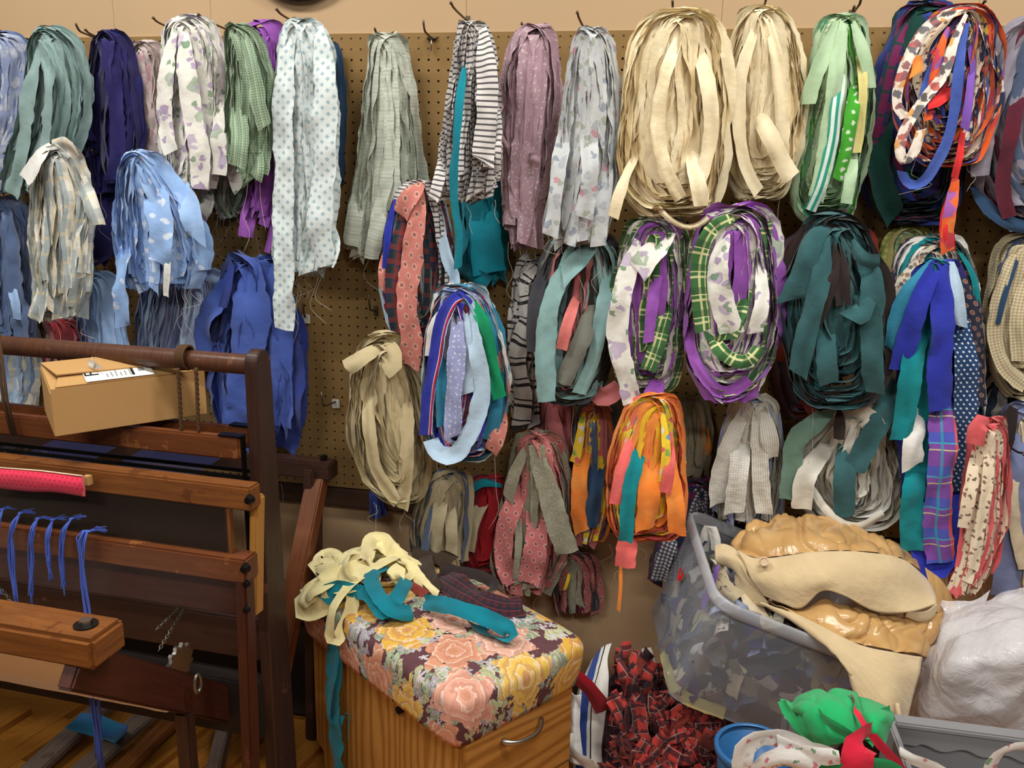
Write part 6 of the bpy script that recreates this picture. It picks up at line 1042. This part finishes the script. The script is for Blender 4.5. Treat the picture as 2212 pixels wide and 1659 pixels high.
# --- white rose sprigged cloth strips in front
for nm, lb, L in [('rose_sprig_strip', 'white rose sprigged cloth strip looped left of the red ribbon', [([(1600, 1690, .95), (1605, 1620, .96), (1640, 1592, .955), (1690, 1598, .95), (1740, 1618, .95), (1800, 1632, .94)], 46, [.1, .3, .2]), ([(1620, 1680, .97), (1665, 1640, .975), (1720, 1640, .97), (1760, 1660, .96)], 50, [.4, .2]), ([(1680, 1604, .96), (1740, 1628, .965), (1815, 1640, .955)], 40, [.1, .3])]),
                  ('rose_sprig_ribbon', 'white sprigged cloth strip right of the red ribbon in the crate', [([(1945, 1628, .90), (1970, 1640, .91), (2010, 1655, .91), (2060, 1680, .91)], 30, [.2, .5])]),
                  ('rose_sprig_roll', 'white sprigged cloth roll at the bottom right corner', [([(2135, 1700, .97), (2138, 1650, .975), (2165, 1622, .97), (2212, 1612, .965), (2260, 1615, .96)], 34, [.2, .6, .3])])]:
    e_ = empty(nm, tuple(px([L[0][0][0]])[0])); tag(e_, lb, 'fabric strip')
    for pts, w_, t in L: put(ribbon(pts, w_, MT('rose_sprig'), None, t, curl=.12, n=28), e_)
# --- blue bucket
bk = empty('blue_bucket', tuple(px([(1620, 1640, .72)])[0])); tag(bk, 'blue plastic bucket half hidden below the tub', 'bucket')
c0 = px([(1630, 1612, .70)])[0]; th = np.linspace(0, 6.28318, 41)[:-1]
def ring(r, z): return np.stack([c0[0] + r * np.cos(th), c0[1] + r * np.sin(th), np.full(40, c0[2] + z)], 1)
def lathe(name, prof, mat, par, cap=False):
    V = np.vstack([ring(r, z) for r, z in prof]); Fc = [(j * 40 + i, j * 40 + (i + 1) % 40, (j + 1) * 40 + (i + 1) % 40, (j + 1) * 40 + i) for j in range(len(prof) - 1) for i in range(40)]
    if cap: Fc.append(tuple(range(40)))
    return put(link(name, mesh(name, V, Fc), mat, None), par)
lathe('body', [(.055, -.30), (.066, -.04), (.068, -.012), (.066, -.012), (.054, -.29)], MT('blue_plastic'), bk, True); lathe('rim', [(.068, -.016), (.074, -.014), (.075, -.002), (.070, .002), (.066, -.002)], MT('blue_plastic'), bk)
# --- heap of red plaid strips on the floor
hr = empty('red_plaid_heap', tuple(px([(1430, 1640, .45)])[0])); tag(hr, 'tangled heap of red and black plaid strips below the tub', 'fabric strips')
hs = np.random.default_rng(12)
for k in range(170):
    x = hs.uniform(1330, 1585); yt = np.interp(x, [1300, 1340, 1400, 1450, 1500, 1600], [1470, 1420, 1440, 1490, 1540, 1600]); y = yt + (1720 - yt) * hs.random() ** 1.1
    dd = np.interp(y, [1400, 1480, 1560, 1720], [.18, .26, .34, .46]) + hs.normal(0, .015); a = hs.uniform(0, 6.28); l_ = hs.uniform(45, 115)
    if x < 1420 and y < 1560: a = hs.normal(1.5, .4); l_ = hs.uniform(50, 110)
    pts = [(x + math.cos(a) * l_ * (s_ - .5) + hs.normal(0, 6), y + math.sin(a) * l_ * (s_ - .5) + hs.normal(0, 6), dd + hs.normal(0, .012)) for s_ in (0, .33, .66, 1)]
    put(ribbon(pts, hs.uniform(18, 32), MT('red_plaid' if hs.random() < .8 else 'dark_plaid' if hs.random() < .7 else 'rust'), None, [hs.normal(0, .5), hs.normal(0, .7), hs.normal(0, .5)], n=14, curl=.3, fold=.15), hr)
o = box('core', px([(1310, 1560, .22)])[0] - np.array((0, 0, .4)) * 0 + np.array((0, 0, -.18)), px([(1590, 1640, .10)])[0] + np.array((0, 0, .0)), MT('dark_plaid'), hr, .04); bpy.data.objects.remove(o)
put(patch('underside_cloth', [[(1290, 1480, .13), (1350, 1440, .15), (1430, 1470, .17), (1520, 1560, .2), (1620, 1610, .24)], [(1290, 1560, .22), (1370, 1540, .24), (1450, 1560, .27), (1530, 1610, .3), (1620, 1650, .32)], [(1290, 1720, .36), (1370, 1720, .38), (1450, 1720, .4), (1530, 1720, .41), (1620, 1720, .42)]], MT('dark_plaid'), None, 30, 24, .004, .012, 8., False, 4), hr)
# --- canvas bag with blue stripes
cv = empty('striped_canvas_bag', tuple(px([(1270, 1560, .3)])[0])); tag(cv, 'white canvas bag with blue and black stripes beside the cabinet', 'bag')
def vp(rows, mat, sd=0, wr=.003): return put(patch('panel', rows, MT(mat), None, 30, 40, .003, wr, 6., False, sd), cv)
vp([[(1278, 1425, .16), (1300, 1400, .17), (1322, 1390, .16)], [(1265, 1455, .20), (1290, 1440, .22), (1312, 1425, .21)], [(1250, 1490, .23), (1290, 1480, .26), (1315, 1465, .25)], [(1240, 1540, .26), (1280, 1540, .29), (1310, 1530, .27)], [(1235, 1600, .28), (1275, 1610, .31), (1300, 1610, .29)], [(1235, 1680, .30), (1275, 1690, .33), (1300, 1690, .31)]], 'ticking_canvas', 2)
vp([[(1222, 1480, .24), (1240, 1500, .28), (1256, 1500, .27)], [(1222, 1560, .28), (1238, 1570, .32), (1252, 1570, .31)], [(1222, 1640, .31), (1240, 1650, .34), (1262, 1655, .33)]], 'white_sheet', 3)
put(ribbon([(1222, 1585, .33), (1228, 1620, .35), (1250, 1640, .36), (1290, 1655, .36)], 34, MT('white_sheet'), None, [.4, .8, .3], curl=.15, name='folded_edge'), cv)
ds = empty('dark_red_strip', tuple(px([(1270, 1490, .3)])[0])); tag(ds, 'dark red cloth strip lying across the striped canvas bag', 'fabric strip')
put(ribbon([(1236, 1455, .30), (1265, 1480, .31), (1290, 1510, .31), (1305, 1535, .30)], 34, MT('crimson'), None, [.2, 0], curl=.1), ds)
gs_ = empty('grey_white_strip', tuple(px([(1405, 1410, .2)])[0])); tag(gs_, 'pale grey cloth edge sticking up between plaid heap and tub', 'fabric strip')
put(ribbon([(1395, 1400, .16), (1405, 1430, .18), (1418, 1465, .19)], 22, MT('ivory'), None, [.2, .4], curl=.15), gs_)
